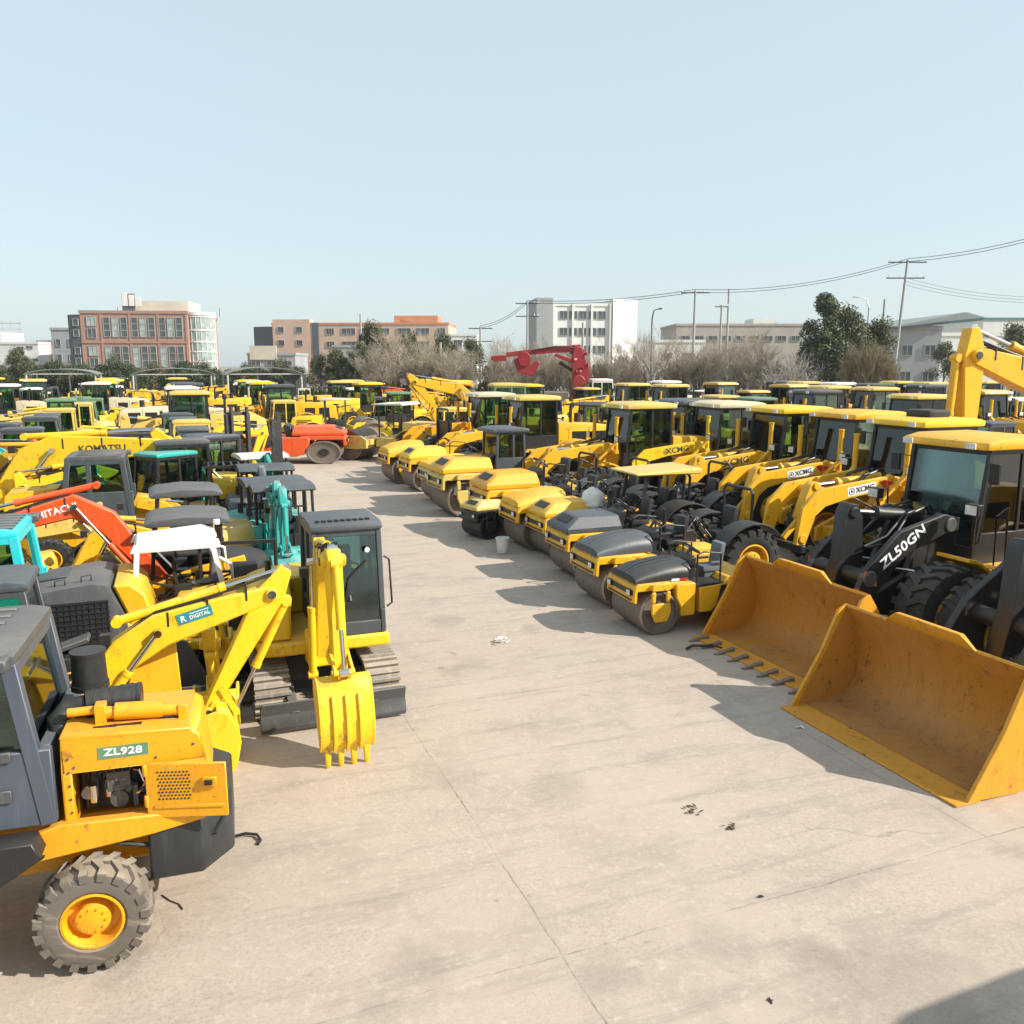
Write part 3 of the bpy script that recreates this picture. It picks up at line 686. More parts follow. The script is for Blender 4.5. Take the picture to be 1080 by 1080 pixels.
# ------------------------------------------------------------------ tandem roller
def tandem(label, loc, heading, s=1.0, hood=SLATE, body=AMBER, shape='round', bars='none', drum_m=STEEL, group=None, rtext=None, seatm=SEATM, canopy=None, htext=None, wheels=False, yoke=True, cabm=None, panel=None):
    t = thing('road_roller', label, 'road roller', loc, heading, group)
    S = lambda *p: tuple(q * s for q in p)
    for k, x in enumerate((.85, -.85)):
        if wheels and k == 1:
            for y in (-.5, -.17, .17, .5): wheel(t, S(x, y, .42), .42 * s, .26 * s, body, RUBBER, 18, 28)
            continue
        d = MB(); r = .42 * s; W = .62 * s
        d.lathe([(r * .10, -W + .10), (r * .86, -W + .06), (r * .9, -W), (r, -W + .012), (r, W - .012), (r * .9, W), (r * .86, W - .06), (r * .10, W - .10)], c=S(x, 0, .42), n=44)
        dr = d.build('drum', drum_m, t, smooth=30)
        h = MB(); h.cyl(S(x, -.60, .42), S(x, .60, .42), .13 * s, n=18); h.build('hub', DARK, dr)
    f = MB()   # front body with side plates down to the drum axle
    f.prism([S(.30, .5), S(.30, 1.02), S(1.30, 1.02), S(1.38, .95), S(1.40, .66), S(1.32, .64), S(1.31, .875), S(.5, .875), S(.42, .5)], -.60 * s, .60 * s)
    for y in (-1, 1):
        if not yoke: continue
        out = [S(.66, .98), S(.70, 1.03), S(1.02, 1.03), S(1.06, .98), S(1.06, .46), S(.98, .27), S(.72, .27), S(.64, .46)]
        for o, i in (((.60, .68), 0),):
            a0, a1 = sorted((y * .645 * s, y * .70 * s))
            f.prism([S(.66, .98), S(.70, 1.03), S(1.02, 1.03), S(1.06, .98), S(1.06, .88), S(.66, .88)], a0, a1)
            f.prism([S(.64, .46), S(.66, .64), S(1.06, .64), S(1.06, .46), S(.98, .27), S(.72, .27)], a0, a1)
            f.prism([S(.66, .65), S(.66, .87), S(.75, .87), S(.75, .65)], a0, a1); f.prism([S(.97, .65), S(.97, .87), S(1.06, .87), S(1.06, .65)], a0, a1)
            f.box(*S(.66, 1.06), *sorted((y * .58 * s, y * .66 * s)), *S(.9, 1.0))
    f.prism([S(.10, .34), S(.10, .98), S(.52, .98), S(.52, .72), S(.40, .5), S(.40, .34)], -.66 * s, .66 * s)
    f.build('front_body', body, t, bevel=.02 * s)
    g = MB(); g.box(*S(1.385, 1.396, -.54, .54, .80, .90)); g.build('grille', BLACKP, t); MB().box(*S(1.392, 1.402, -.50, .50, .69, .73)).build('bumper_slot', BLACKP, t)
    for y in (-.42, .42): headlight(t, 1.40 * s, y * s, .85 * s, .13 * s)
    hd = MB()
    if shape == 'round':
        secs = []
        for x, z, w in ((1.36, 1.03, .56), (1.33, 1.14, .55), (1.05, 1.27, .53), (.65, 1.34, .51), (.3, 1.36, .50), (.12, 1.34, .49)):
            ring = [(x * s, w * s, 1.025 * s)] + [(x * s, w * s * cos(q) ** .55 if cos(q) > 0 else -w * s * abs(cos(q)) ** .55, (1.025 + (z - 1.02) * sin(q) ** .7) * s) for q in [R(a) for a in (12, 30, 50, 70, 90, 110, 130, 150, 168)]] + [(x * s, -w * s, 1.025 * s)]
            secs.append(ring)
        hd.loft(secs)
    else:
        bot = [(1.38, .56), (1.38, -.56), (.10, -.56), (.10, .56)]; top = [(1.04, .40), (1.04, -.40), (.14, -.46), (.14, .46)]
        hd.loft([[(x * s, y * s, 1.025 * s) for x, y in bot], [(x * s * .995, y * s, 1.13 * s) for x, y in bot], [(x * s, y * s, 1.36 * s) for x, y in top]])
    ho = hd.build('engine_hood', hood, t, bevel=.025 * s if shape != 'round' else 0, smooth=45 if shape == 'round' else 22)
    if shape != 'round': MB().hexa([S(1.26, -.28, 1.205), S(1.10, -.28, 1.314), S(1.10, .28, 1.314), S(1.26, .28, 1.205), S(1.268, -.28, 1.222), S(1.108, -.28, 1.331), S(1.108, .28, 1.331), S(1.268, .28, 1.222)]).build('vent', BLACKP, ho)
    else:
        st = MB()
        for y in (-.16, 0, .16): st.tube([(x * s, y * s, (1.025 + (z - 1.02) * (1 - (y / .5) ** 2 * .4) + .004) * s) for x, z in ((1.3, 1.15), (1.05, 1.27), (.65, 1.34), (.3, 1.36))], .010 * s, 5)
        st.build('hood_rib', hood, ho)
    if htext:
        for q in (-1, 1): lettering(htext[0], htext[1], htext[2], t, side_M(.31 * s, q * .664 * s, .88 * s, q > 0))
    rb = MB(); rb.prism([S(-.02, .36), S(-.02, .86), S(-.55, .90), S(-.62, 1.04), S(-1.30, 1.04), S(-1.38, .8), S(-1.30, .80), S(-1.2, .88), S(-.5, .86), S(-.42, .5), S(-.3, .36)], -.62 * s, .62 * s)
    for y in (-1, 1): rb.prism([S(-.60, .96), S(-1.12, .96), S(-1.12, .5), S(-1.0, .27), S(-.74, .27), S(-.66, .46)], *sorted((y * .645 * s, y * .70 * s)))
    for y in (-1, 1): rb.box(*S(-1.12, -.6), *sorted((y * .58 * s, y * .66 * s)), *S(.86, .98))
    rr = rb.build('rear_body', body, t, bevel=.02 * s)
    if rtext:
        for q in (-1, 1): lettering(rtext, .15 * s, LDARK, rr, side_M(-.86 * s, q * .704 * s, .86 * s, q > 0))
    MB().box(*S(-.60, .10, -.6, .6, .87, .93)).build('platform', DARK, t, bevel=.01)
    seat(t, -.55 * s, 0, 1.05 * s, seatm, s * .82)
    c = MB(); c.prism([S(-.05, .92), S(.08, .92), S(.06, 1.35), S(-.10, 1.42), S(-.12, 1.34)], -.3 * s, .3 * s); c.build('console', DARK, t, bevel=.02)
    steering(t, -.16 * s, 0, 1.52 * s, .19 * s)
    if bars != 'none':
        r = MB(); hgt = 2.35 if bars == 'rops' else 1.5
        if bars == 'rops':
            r.tube([S(-.68, -.55, .95), S(-.70, -.55, hgt - .1), S(-.70, -.45, hgt), S(-.70, .45, hgt), S(-.70, .55, hgt - .1), S(-.68, .55, .95)], .035 * s, 8)
        else:
            MB().tube([S(.02, -.55, .92), S(.02, -.55, hgt), S(-.12, -.55, hgt + .05), S(-.5, -.55, hgt), S(-.5, -.55, .92)], .02 * s, 6).build('hand_rail', DARK, t)
            r.tube([S(.02, .55, .92), S(.02, .55, hgt), S(-.12, .55, hgt + .05), S(-.5, .55, hgt), S(-.5, .55, .92)], .02 * s, 6)
        r.build('roll_bar' if bars == 'rops' else 'hand_rail', DARK, t)
    if canopy:
        r = MB()
        for x, y in ((-.85, -.5), (-.85, .5), (.25, -.5), (.25, .5)): MB().beam(S(x, y, .95), S(x, y, 2.2), .05 * s, .05 * s).build('canopy_post', DARK, t)
        MB().prism([S(-1.1, 2.2), S(.45, 2.2), S(.5, 2.26), S(-1.1, 2.34)], -.62 * s, .62 * s).build('canopy_roof', canopy, t, bevel=.03)
    if panel: MB().box(*S(-.80, -.72, -.62, .62, 1.05, 1.95)).build('sun_panel', panel, t, bevel=.01)
    if cabm: cab(t, -.80 * s, .0 * s, -.48 * s, .48 * s, .94 * s, 1.95 * s, sf=.05, sill=.4 * s, frame=cabm, roof=cabm, over=.1 * s, rt=.1 * s, door_bar=False)
    return t

# ------------------------------------------------------------------ single drum roller
def drum_roller(label, loc, heading, body=ORANGE, top='cab', roof=WHITE, group=None, frame=DARK, drum_m=STEEL, hood=None):
    t = thing('road_roller', label, 'road roller', loc, heading, group)
    d = MB(); d.lathe([(.1, -.95), (.62, -1.0), (.70, -1.06), (.75, -1.05), (.75, 1.05), (.70, 1.06), (.62, 1.0), (.1, .95)], c=(1.75, 0, .75), n=40)
    dr = d.build('drum', drum_m, t, smooth=30); MB().cyl((1.75, -1.03, .75), (1.75, 1.03, .75), .26, n=18).build('hub', DARK, dr)
    f = MB()
    for y in (-1, 1): f.prism([(.7, .62), (.7, 1.02), (1.0, 1.22), (2.5, 1.22), (2.72, 1.0), (2.68, .62), (2.3, .58), (1.2, .58)], *sorted((y * 1.07, y * 1.17)))
    f.box(.7, .92, -1.07, 1.07, .62, 1.02); f.box(2.55, 2.72, -1.07, 1.07, .7, 1.0); f.build('drum_frame', body, t, bevel=.02)
    MB().box(.0, .75, -.3, .3, .6, .95).build('articulation_joint', DARK, t)
    MB().prism([(-2.75, .75), (-2.8, 1.0), (-2.65, 1.75), (-2.3, 1.85), (-1.05, 1.9), (-1.05, .75)], -.78, .78).build('engine_hood', hood or body, t, bevel=.06, seg=2)
    for s in (-1, 1):
        g = MB()
        for i in range(6): g.box(-2.4, -1.6, s * .785 - .008, s * .785 + .008, 1.1 + i * .1, 1.15 + i * .1)
        g.build('side_grille', BLACKP, t)
    MB().prism([(-1.05, .7), (-1.05, 1.15), (.15, 1.15), (.3, .95), (.3, .7)], -.95, .95).build('rear_frame', body, t, bevel=.03)
    for s in (-1, 1):
        wheel(t, (-1.55, s * .88, .72), .72, .5, body if body is not ORANGE else WHITE)
        fender(t, -1.55, s * .88 - .27, s * .88 + .27, .72, .86, 30, 150, body)
    if top == 'cab': cab(t, -1.0, .3, -.75, .75, 1.16, 2.85, sf=.1, sill=.5, frame=frame, roof=roof, over=.12, rt=.14)
    else:
        p = MB()
        for x, y in ((-.9, -.75), (-.9, .75), (.2, -.75), (.2, .75)): MB().beam((x, y, 1.1), (x, y, 2.7), .06, .06).build('canopy_post', frame, t)
        MB().prism([(-1.2, 2.7), (.5, 2.7), (.5, 2.76), (-1.1, 2.84)], -.95, .95).build('canopy_roof', roof, t, bevel=.03)
        seat(t, -.45, 0, 1.45); steering(t, 0, 0, 1.85)
    return t
# ------------------------------------------------------------------ compact loader (rear seen close up)
def compact_loader(label, loc, heading, body=ORANGEY, cabm=BLUEG, text='ZL928', detail=True, tyre=RUBBERD, group=None):
    t = thing('wheel_loader', label, 'wheel loader', loc, heading, group)
    # hood as walls round an open engine bay (left side), x is forward, rear axle at x = 0
    h = MB()
    pr = [(.16, 1.02), (-.84, 1.02), (-.89, 1.2), (-.83, 1.78), (-.75, 1.85), (.16, 1.90)]
    h.prism(pr, -.64, -.60)
    ox0, ox1, oz0, oz1 = -.42, .10, 1.07, 1.57
    h.prism([(.16, 1.02), (-.84, 1.02), (-.89, oz0), (.16, oz0)], .60, .64)
    h.prism([(.16, oz1), (-.855, oz1), (-.83, 1.78), (-.75, 1.85), (.16, 1.90)], .60, .64)
    h.prism([(ox0, oz0), (-.89, oz0), (-.855, oz1), (ox0, oz1)], .60, .64)
    h.prism([(.16, oz0), (ox1, oz0), (ox1, oz1), (.16, oz1)], .60, .64)
    h.prism([(-.84, 1.02), (-.89, 1.2), (-.83, 1.78), (-.75, 1.85), (-.75, 1.80), (-.79, 1.76), (-.85, 1.2), (-.80, 1.02)], -.60, .60)
    h.box(.12, .16, -.6, .6, 1.02, 1.855)
    hood = h.build('engine_hood', body, t, bevel=.012)
    MB().prism([(-.77, 1.853), (.165, 1.903), (.165, 1.87), (-.77, 1.82)], -.645, .645).build('hood_top', body, hood, bevel=.01)
    sl = MB()
    for x, y in ((-.12, .12), (-.12, .42), (-.62, .28), (-.30, .40)): sl.box(x - .10, x + .10, y - .03, y + .03, 1.83, 1.8955 + x * .05 + .002)
    sl.xf(Matrix.Identity(4)).build('hood_slot', BLACKP, hood)
    if text: lettering(text, .088, LWHITE, hood, side_M(-.27, .6485, 1.715, True, -2), stretch=1.2); lettering(text, .088, LWHITE, hood, side_M(-.27, -.6485, 1.715, False, 2), stretch=1.2)
    np_ = MB(); np_.box(-.45, -.09, .6405, .645, 1.66, 1.768)
    if text: np_.build('name_plate', GREEN, hood); np_.xf(Matrix.Scale(-1, 4, (0, 1, 0))).build('name_plate', GREEN, hood)
    hood.scale = (1, .66, .91); hood.location = (0, .2176, .092)
    bt = MB()
    for x, z in [(-.80 + .12 * i, 1.05) for i in range(8)] + [(.12, 1.1 + .12 * i) for i in range(6)] + [(-.5, 1.62), (.08, 1.62), (-.78, 1.70)]: bt.cyl((x, .638, z), (x, .652, z), .011, n=6)
    bt.build('bolt_row', GREYP, hood, smooth=0)
    hs = MB()
    hs.tube([(.3, .55, 1.15), (.12, .60, 1.02), (-.2, .66, .90), (-.45, .60, .80)], .018, 6)
    hs.tube([(.9, .66, .9), (.6, .74, .82), (.35, .70, .9), (.2, .62, 1.0)], .016, 6)
    hs.tube([(-.9, .3, 1.0), (-.98, .45, .9), (-.9, .6, .82)], .014, 6); hs.build('hydraulic_hose', BLACKP, t)
    # engine seen through the open door
    e = MB(); e.box(-.75, .08, -.35, .30, 1.05, 1.45); e.cyl((-.55, .1, 1.5), (.05, .1, 1.5), .14)
    for k in range(4): e.cyl((-.35 + .14 * k, .28, 1.15), (-.35 + .14 * k, .28, 1.5), .045, n=10)
    e.cyl((-.30, .36, 1.25), (-.30, .36, 1.45), .06); e.cyl((-.02, .40, 1.2), (-.02, .40, 1.5), .035)
    e.box(-.22, -.08, .3, .44, 1.22, 1.40); e.cyl((-.15, .3, 1.32), (-.15, .5, 1.32), .055)
    for k in range(9): e.tube([(-.38 + .05 * k, .35, 1.2 + .03 * (k % 3)), (-.30 + .04 * k, .48, 1.3 + .02 * k), (-.1 - .02 * k, .42, 1.46)], .012, 5)
    for k in range(14): 
        x, y, z = rnd.uniform(-.4, .06), rnd.uniform(.25, .5), rnd.uniform(1.17, 1.5); e.cyl((x, y, z), (x + rnd.uniform(-.08, .08), y + .06, z + rnd.uniform(-.08, .08)), rnd.uniform(.015, .04), n=8)
    e.build('engine', GUTS, t, bevel=.004)
    q = MB(); q.cyl((-.20, .44, 1.20), (-.20, .52, 1.20), .07); q.box(-.29, -.12, .40, .52, 1.27, 1.43); q.cyl((-.25, .46, 1.43), (-.25, .46, 1.52), .03); q.cyl((-.15, .46, 1.43), (-.15, .46, 1.50), .03)
    for k in range(4): q.tube([(-.28 + .05 * k, .50, 1.40), (-.30 + .06 * k, .54, 1.46), (-.34 + .08 * k, .45, 1.53)], .008, 5)
    q.cyl((.02, .48, 1.28), (.02, .52, 1.28), .05); q.box(-.34, -.30, .46, .52, 1.12, 1.3); q.build('fuel_pump', GUTS2, t, bevel=.008)
    p = MB(); p.tube([(-.22, .45, 1.44), (-.36, .53, 1.43), (-.40, .55, 1.34), (-.36, .53, 1.24), (-.25, .45, 1.2)], .016, 7); p.cyl((-.02, .5, 1.2), (-.02, .5, 1.34), .03); p.cyl((-.13, .46, 1.22), (-.13, .46, 1.36), .04); p.build('engine_pipe', CHROME, t)
    if detail:   # swung-open side door with a perforated square
        d = MB(); hx = -.42; M = Matrix.Translation((hx, .65, 0)) @ Matrix.Rotation(R(-14), 4, 'Z') @ Matrix.Translation((-hx, -.65, 0))
        d.box(hx - .62, hx, .65, .675, 1.08, 1.53); d.box(hx - .60, hx - .06, .675, .685, 1.16, 1.19); d.box(hx - .55, hx - .44, .675, .70, 1.34, 1.42)
        for z in (1.22, 1.48): d.cyl((hx, .665, z - .05), (hx, .665, z + .05), .022, n=8)
        dd = d.xf(M).build('hood_door', body, t, bevel=.006)
        hl = MB()
        for i in range(9):
            for j in range(9): hl.cyl((hx - .10 - .028 * i - (.014 if j % 2 else 0), .674, 1.24 + .028 * j), (hx - .10 - .028 * i - (.014 if j % 2 else 0), .678, 1.24 + .028 * j), .0085, n=6)
        hl.box(hx - .52, hx - .46, .70, .712, 1.36, 1.40); hl.xf(M).build('vent', BLACKP, dd, smooth=0)
        top = MB(); top.cyl((-.70, .34, 1.93), (-.10, .34, 1.97), .05); top.cyl((-.55, .34, 1.95), (-.20, .34, 1.97), .07); top.box(-.14, -.06, .28, .40, 1.88, 2.05); top.box(-.74, -.67, .28, .40, 1.83, 1.98); top.cyl((-.06, .34, 2.0), (.14, .34, 2.0), .035)
        top.xf(Matrix.Translation((0, .05, -.085))).build('hydraulic_cylinder', body, t, bevel=.004)
        af = MB(); af.cyl((-.02, -.05, 2.02), (-.40, -.10, 2.02), .115, n=20); af.cyl((-.40, -.10, 2.02), (-.43, -.10, 2.02), .122, n=20)
        for k in range(5): af.cyl((-.06 - .07 * k, -.06 - .01 * k, 2.02), (-.09 - .07 * k, -.06 - .01 * k, 2.02), .12, n=20)
        af.tube([(-.02, -.05, 2.02), (.12, -.04, 2.0), (.18, 0, 1.94), (.16, .05, 1.8)], .085, 12)
        af.cyl((.0, -.42, 1.85), (.0, -.42, 2.05), .05); af.cyl((.0, -.42, 2.03), (.0, -.42, 2.08), .15, n=22); af.cyl((.0, -.42, 2.08), (.0, -.42, 2.33), .14, .132, n=22); af.cyl((.0, -.42, 2.33), (.0, -.42, 2.36), .142, n=22)
        af.xf(Matrix.Translation((.05, .26, -.12))).build('air_filter', DARK, t)
    cwp = [(-.40, .62), (-.40, -.62), (-.80, -.62), (-1.04, -.36), (-1.04, .36), (-.80, .66), (-.40, .66)]
    MB().loft([[(x, y, .53) for x, y in cwp], [(x * 1.0, y * 1.02, .72) for x, y in cwp], [(x, y, 1.08) for x, y in cwp]]).build('counterweight', CHAR, t, bevel=.02)
    f = MB(); f.prism([(-.84, 1.02), (-.86, 1.10), (.2, 1.14), (.62, 1.02), (1.02, .74), (1.05, .50), (.93, .50), (.60, .74), (.40, .86), (-.45, .95)], .60, .70)
    f.prism([(-.84, 1.02), (-.86, 1.10), (.2, 1.14), (.62, 1.02), (1.02, .74), (1.05, .55), (.95, .55), (.62, .82), (.42, .93), (-.45, 1.02)], -.70, -.60)
    f.box(-.9, 1.2, -.3, .3, .55, 1.0); f.cyl((0, -.7, .5), (0, .7, .5), .13); f.box(.9, 1.5, -.18, .18, .5, 1.1)
    f.build('chassis', body, t, bevel=.012)
    for s in (-1, 1):
        wheel(t, (0, s * .76, .425), .425, .32, body, tyre, 19, 40); wheel(t, (2.05, s * .76, .425), .425, .32, body, tyre, 19, 40)
    c = cab(t, .22, 1.66, -.70, .70, 1.16, 2.44, sf=.12, sr=.17, sill=.60, frame=cabm, roof=cabm if cabm is CYAN else GREYP, over=.0, gl=GLASS, rt=.10, post=.11, roofbev=.03, door_bar=False)
    rb = MB()
    for k in range(6): rb.box(.62, 1.48, -.58 + .21 * k, -.50 + .21 * k, 2.52, 2.565)
    rb.box(.42, 1.62, .56, .82, 2.42, 2.52); rb.build('roof_rib', GREYP, t, bevel=.015)
    MB().box(.48, .66, .70, .72, 1.70, 1.78).build('door_handle', GREYP, t, bevel=.006); MB().box(.5, .6, .70, .715, 1.38, 1.48).build('lock_plate', GREYP, t, bevel=.006)
    st = MB(); st.prism([(.3, 1.0), (.35, 1.14), (.95, 1.14), (1.2, .55), (1.05, .55)], .70, .92); st.box(.95, 1.3, .66, .90, .36, .40); st.box(.95, 1.3, .66, .90, .62, .66); st.build('step', DARK, t, bevel=.01)
    b = MB()
    for s in (-1, 1): b.prism(ribbon([(1.7, 1.45), (2.2, 1.35), (2.8, .9), (3.2, .3)], [.09, .13, .13, .09]), *sorted((s * .42, s * .50)))
    b.prism([(1.45, .5), (1.5, 1.2), (1.7, 1.6), (1.95, 1.55), (2.4, .8), (2.4, .5)], -.3, .3); b.cyl((2.05, -.7, .5), (2.05, .7, .5), .13)
    b.build('lift_arm', body, t, bevel=.012)
    cylinder(t, (1.75, 0, 1.5), (2.7, 0, 1.35), .06, body); bucket_shell(1.9, 4.0, 0, False, GREYP, t, h=.95, depth=.85, guard=False)
    return t

def forklift(label, loc, heading, body=LEMON, group=None):
    t = thing('forklift', label, 'forklift', loc, heading, group)
    MB().prism([(-1.5, .35), (-1.55, .7), (-1.4, 1.15), (-.7, 1.2), (-.4, .75), (.5, .7), (.6, .35)], -.55, .55).build('body', body, t, bevel=.05, seg=2)
    b = MB()
    for y in (-.48, .48): b.beam((.35, y, .7), (-.05, y, 2.1), .06, .06); b.beam((-1.0, y, 1.1), (-.85, y, 2.1), .06, .06); b.beam((-1.0, y, 2.12), (.1, y, 2.12), .06, .06)
    for k in range(6): b.box(-.9 + .18 * k, -.85 + .18 * k, -.48, .48, 2.12, 2.16)
    b.build('overhead_guard', DARK, t)
    m = MB()
    for y in (-.34, .34): m.beam((.75, y, .1), (.75, y, 3.2), .10, .14); m.beam((.87, y * .75, .15), (.87, y * .75, 3.4), .07, .10)
    for z in (.6, 1.6, 2.6, 3.15): m.box(.70, .78, -.34, .34, z, z + .1)
    m.cyl((.8, 0, .3), (.8, 0, 2.6), .05); m.build('mast', GUTS, t)
    k = MB(); k.box(.95, 1.02, -.5, .5, .3, .75)
    for y in (-.3, .3): k.box(1.02, 2.1, y - .06, y + .06, .06, .10); k.box(.98, 1.03, y - .06, y + .06, .06, .8)
    k.build('fork', DARK, t)
    for s in (-1, 1): wheel(t, (.45, s * .5, .35), .35, .24, WHITE, RUBBER, 16, 24); wheel(t, (-1.05, s * .45, .28), .28, .2, WHITE, RUBBER, 16, 24)
    seat(t, -.45, 0, .95); steering(t, .05, 0, 1.4)
    return t

def grey_hood_machine(label, loc, heading):
    """big grey sloping hood with a mesh grille and top hatches (rubber-tyred compactor seen from the side)"""
    t = thing('paving_machine', label, 'paver', loc, heading)
    hb = MB(); hb.prism([(-1.5, .55), (-1.5, 1.42), (-1.42, 1.50), (.55, 1.72), (.75, 1.68), (.95, 1.2), (1.0, .55)], -.75, .75)
    h = hb.build('engine_hood', GREYP, t, bevel=.04, seg=2)
    m = MB()
    for i in range(18): m.box(-.55 + i * .075, -.538 + i * .075, -.765, -.752, .8 + max(0, i - 13) * .06, 1.47)
    for j in range(10): m.box(-.56, .75, -.768, -.756, .82 + j * .07, .832 + j * .07)
    m.build('mesh_grille', DARK, h, smooth=0)
    p = MB(); p.box(-.56, .74, -.753, -.751, .8, 1.48); p.build('grille_backing', SEATM, h, smooth=0)
    k = MB()
    for x0, x1, y0, y1 in ((-.95, -.35, -.45, -.05), (-1.35, -1.05, -.5, .1), (-.2, .2, -.1, .5)):
        z = lambda x: 1.50 + (x + 1.42) * .1117 + .006
        MB().hexa([(x0, y0, z(x0)), (x1, y0, z(x1)), (x1, y1, z(x1)), (x0, y1, z(x0)), (x0, y0, z(x0) + .025), (x1, y0, z(x1) + .025), (x1, y1, z(x1) + .025), (x0, y1, z(x0) + .025)]).build('hatch', SLATE, h, bevel=.006)
    for x in (-.25, .1, .42): MB().tube([(x, -.55, z(x)), (x, -.55, z(x) + .07), (x + .12, -.55, z(x) + .09), (x + .12, -.55, z(x))], .012, 6).build('hatch_handle', SLATE, h)
    MB().prism([(1.0, .6), (.97, 1.2), (.80, 1.66), (1.02, 1.66), (1.2, 1.5), (1.35, .9), (1.25, .6)], -.7, .7).build('end_panel', AMBER, t, bevel=.03)
    b = MB(); b.beam((-1.3, -.95, .5), (.5, -.95, 1.05), .3, .06); b.build('side_guard', GREYP, t, bevel=.01)
    for x in (-1.0, .7):
        for y in (-.5, 0, .5): wheel(t, (x, y, .42), .42, .36, DARK, RUBBER, 18, 28)
    b = MB(); b.box(-1.3, 1.1, -.6, .6, .4, .62); b.build('chassis', DARK, t)
    return t

def skid_loader(label, loc, heading, body=AMBER, cabm=WHITE):
    t = thing('compact_track_loader', label, 'track loader', loc, heading)
    track_pair(t, 2.1, .36, 1.35, .6, 0)
    MB().prism([(-1.3, .45), (-1.35, 1.2), (-1.2, 1.35), (-.35, 1.35), (-.2, 1.05), (.85, .95), (.9, .45)], -.5, .5).build('body', body, t, bevel=.04, seg=2)
    c = MB()
    for y in (-1, 1):
        for x, xt in ((.72, .62), (-.62, -.42)): c.beam((x, y * .46, .95), (xt, y * .44, 2.05), .075, .075)
        c.prism([(-.55, 1.98), (.72, 1.98), (.66, 2.10), (-.4, 2.16), (-.52, 2.10)], *sorted((y * .40, y * .48)))
        c.tube([(-.58, y * .6, 1.1), (-.72, y * .62, 1.2), (-.66, y * .62, 1.75), (-.5, y * .58, 1.85)], .03, 8)
    c.prism([(-.50, 2.05), (.66, 2.05), (.62, 2.12), (-.32, 2.19), (-.48, 2.13)], -.47, .47); c.cyl((-.55, -.3, 2.2), (-.55, -.3, 2.28), .05)
    c.build('cab', cabm, t, bevel=.02, seg=2)
    seat(t, -.2, 0, 1.2, GREYSEAT)
    k = MB()
    for y in (-.32, .32): k.box(-.1, .15, y - .08, y + .08, 1.0, 1.42); k.cyl((.1, y, 1.4), (.14, y, 1.62), .022)
    for j in range(12): k.tube([(rnd.uniform(-1.2, .6), rnd.uniform(-.45, .45), 1.1), (rnd.uniform(-1.2, .6), rnd.uniform(-.4, .4), 1.45), (rnd.uniform(-1.2, .6), rnd.uniform(-.45, .45), 1.15)], .02, 5)
    k.build('control_levers', DARK, t)
    g = MB()
    for i in range(3): g.box(-1.36, -1.34, -.35 + .25 * i, -.2 + .25 * i, .7, .95)
    g.build('vent', BLACKP, t)
    b = MB()
    for y in (-1, 1): b.prism(ribbon([(-1.0, 1.5), (-.2, 1.35), (.9, .95), (1.25, .35)], [.08, .09, .10, .08]), *sorted((y * .66, y * .74)))
    b.build('lift_arm', body, t, bevel=.01)
    bucket_shell(1.7, 2.3, 0, False, body, t, h=.7, depth=.9, guard=False)
    return t

def crane_truck(label, loc, heading):
    t = thing('crane_truck', label, 'crane truck', loc, heading)
    b = MB(); b.box(-4.2, 4.0, -.45, .45, .8, 1.15); b.box(-4.2, 1.5, -1.2, 1.2, 1.15, 1.5); b.build('chassis', DARK, t, bevel=.02)
    MB().box(-4.2, .4, -1.2, 1.2, 1.5, 2.3).build('bed', STEEL, t, bevel=.02)
    cab(t, 2.2, 4.1, -1.15, 1.15, 1.0, 3.0, sf=.25, sill=.9, frame=WHITE, roof=WHITE, over=.02, rt=.16, door_bar=False)
    for x in (3.1, -1.8, -3.1):
        for s in (-1, 1): wheel(t, (x, s * .98, .5), .5, .32, WHITE, RUBBER, 20, 28)
    c = MB(); c.cyl((1.3, 0, 1.5), (1.3, 0, 3.6), .42, .32, n=18); c.box(.8, 1.8, -.6, .6, 1.5, 2.3); c.cyl((1.3, -.5, 2.9), (1.3, .5, 2.9), .5, n=18)
    c.prism([(.8, 3.0), (1.9, 2.9), (2.2, 3.5), (1.5, 5.2), (.9, 5.4), (.75, 4.2)], -.35, .35); c.build('crane_column', REDP, t, bevel=.04)
    a = MB(); a.prism(ribbon([(1.4, 5.2), (-1.0, 5.05), (-4.4, 4.75)], [.24, .2, .15]), -.2, .2); a.prism(ribbon([(.9, 4.3), (-.6, 4.75)], [.14, .10]), -.3, .3); a.build('crane_arm', REDP, t, bevel=.02)
    a = MB(); a.prism(ribbon([(-3.6, 4.5), (-3.3, 3.9), (-2.4, 3.7), (-1.9, 4.3)], [.25, .4, .4, .2]), -.4, .4); a.cyl((-3.0, -.55, 4.45), (-3.0, .55, 4.45), .5, n=18); a.prism(ribbon([(-4.4, 4.55), (-5.2, 4.5), (-5.6, 4.55)], [.2, .2, .12]), -.2, .2); a.build('crane_tip', REDP, t, bevel=.03)
    cylinder(t, (1.0, 0, 3.6), (-1.2, 0, 4.75), .12, DARK)
    h = MB()
    for k in range(14): h.cyl((1.3 + rnd.uniform(-.6, .7), rnd.uniform(-.5, .5), 2.4 + .2 * k), (1.3 + rnd.uniform(-.7, .8), rnd.uniform(-.6, .6), 2.5 + .2 * k), rnd.uniform(.06, .16), n=8)
    h.build('winch_gear', REDP, t); h = MB()
    for y in (-.3, .3): h.tube([(1.5, y, 3.2), (1.0, y, 5.2), (-.6, y, 5.3), (-2.5, y, 5.0)], .05, 6)
    h.build('hydraulic_hose', BLACKP, t)
    return t

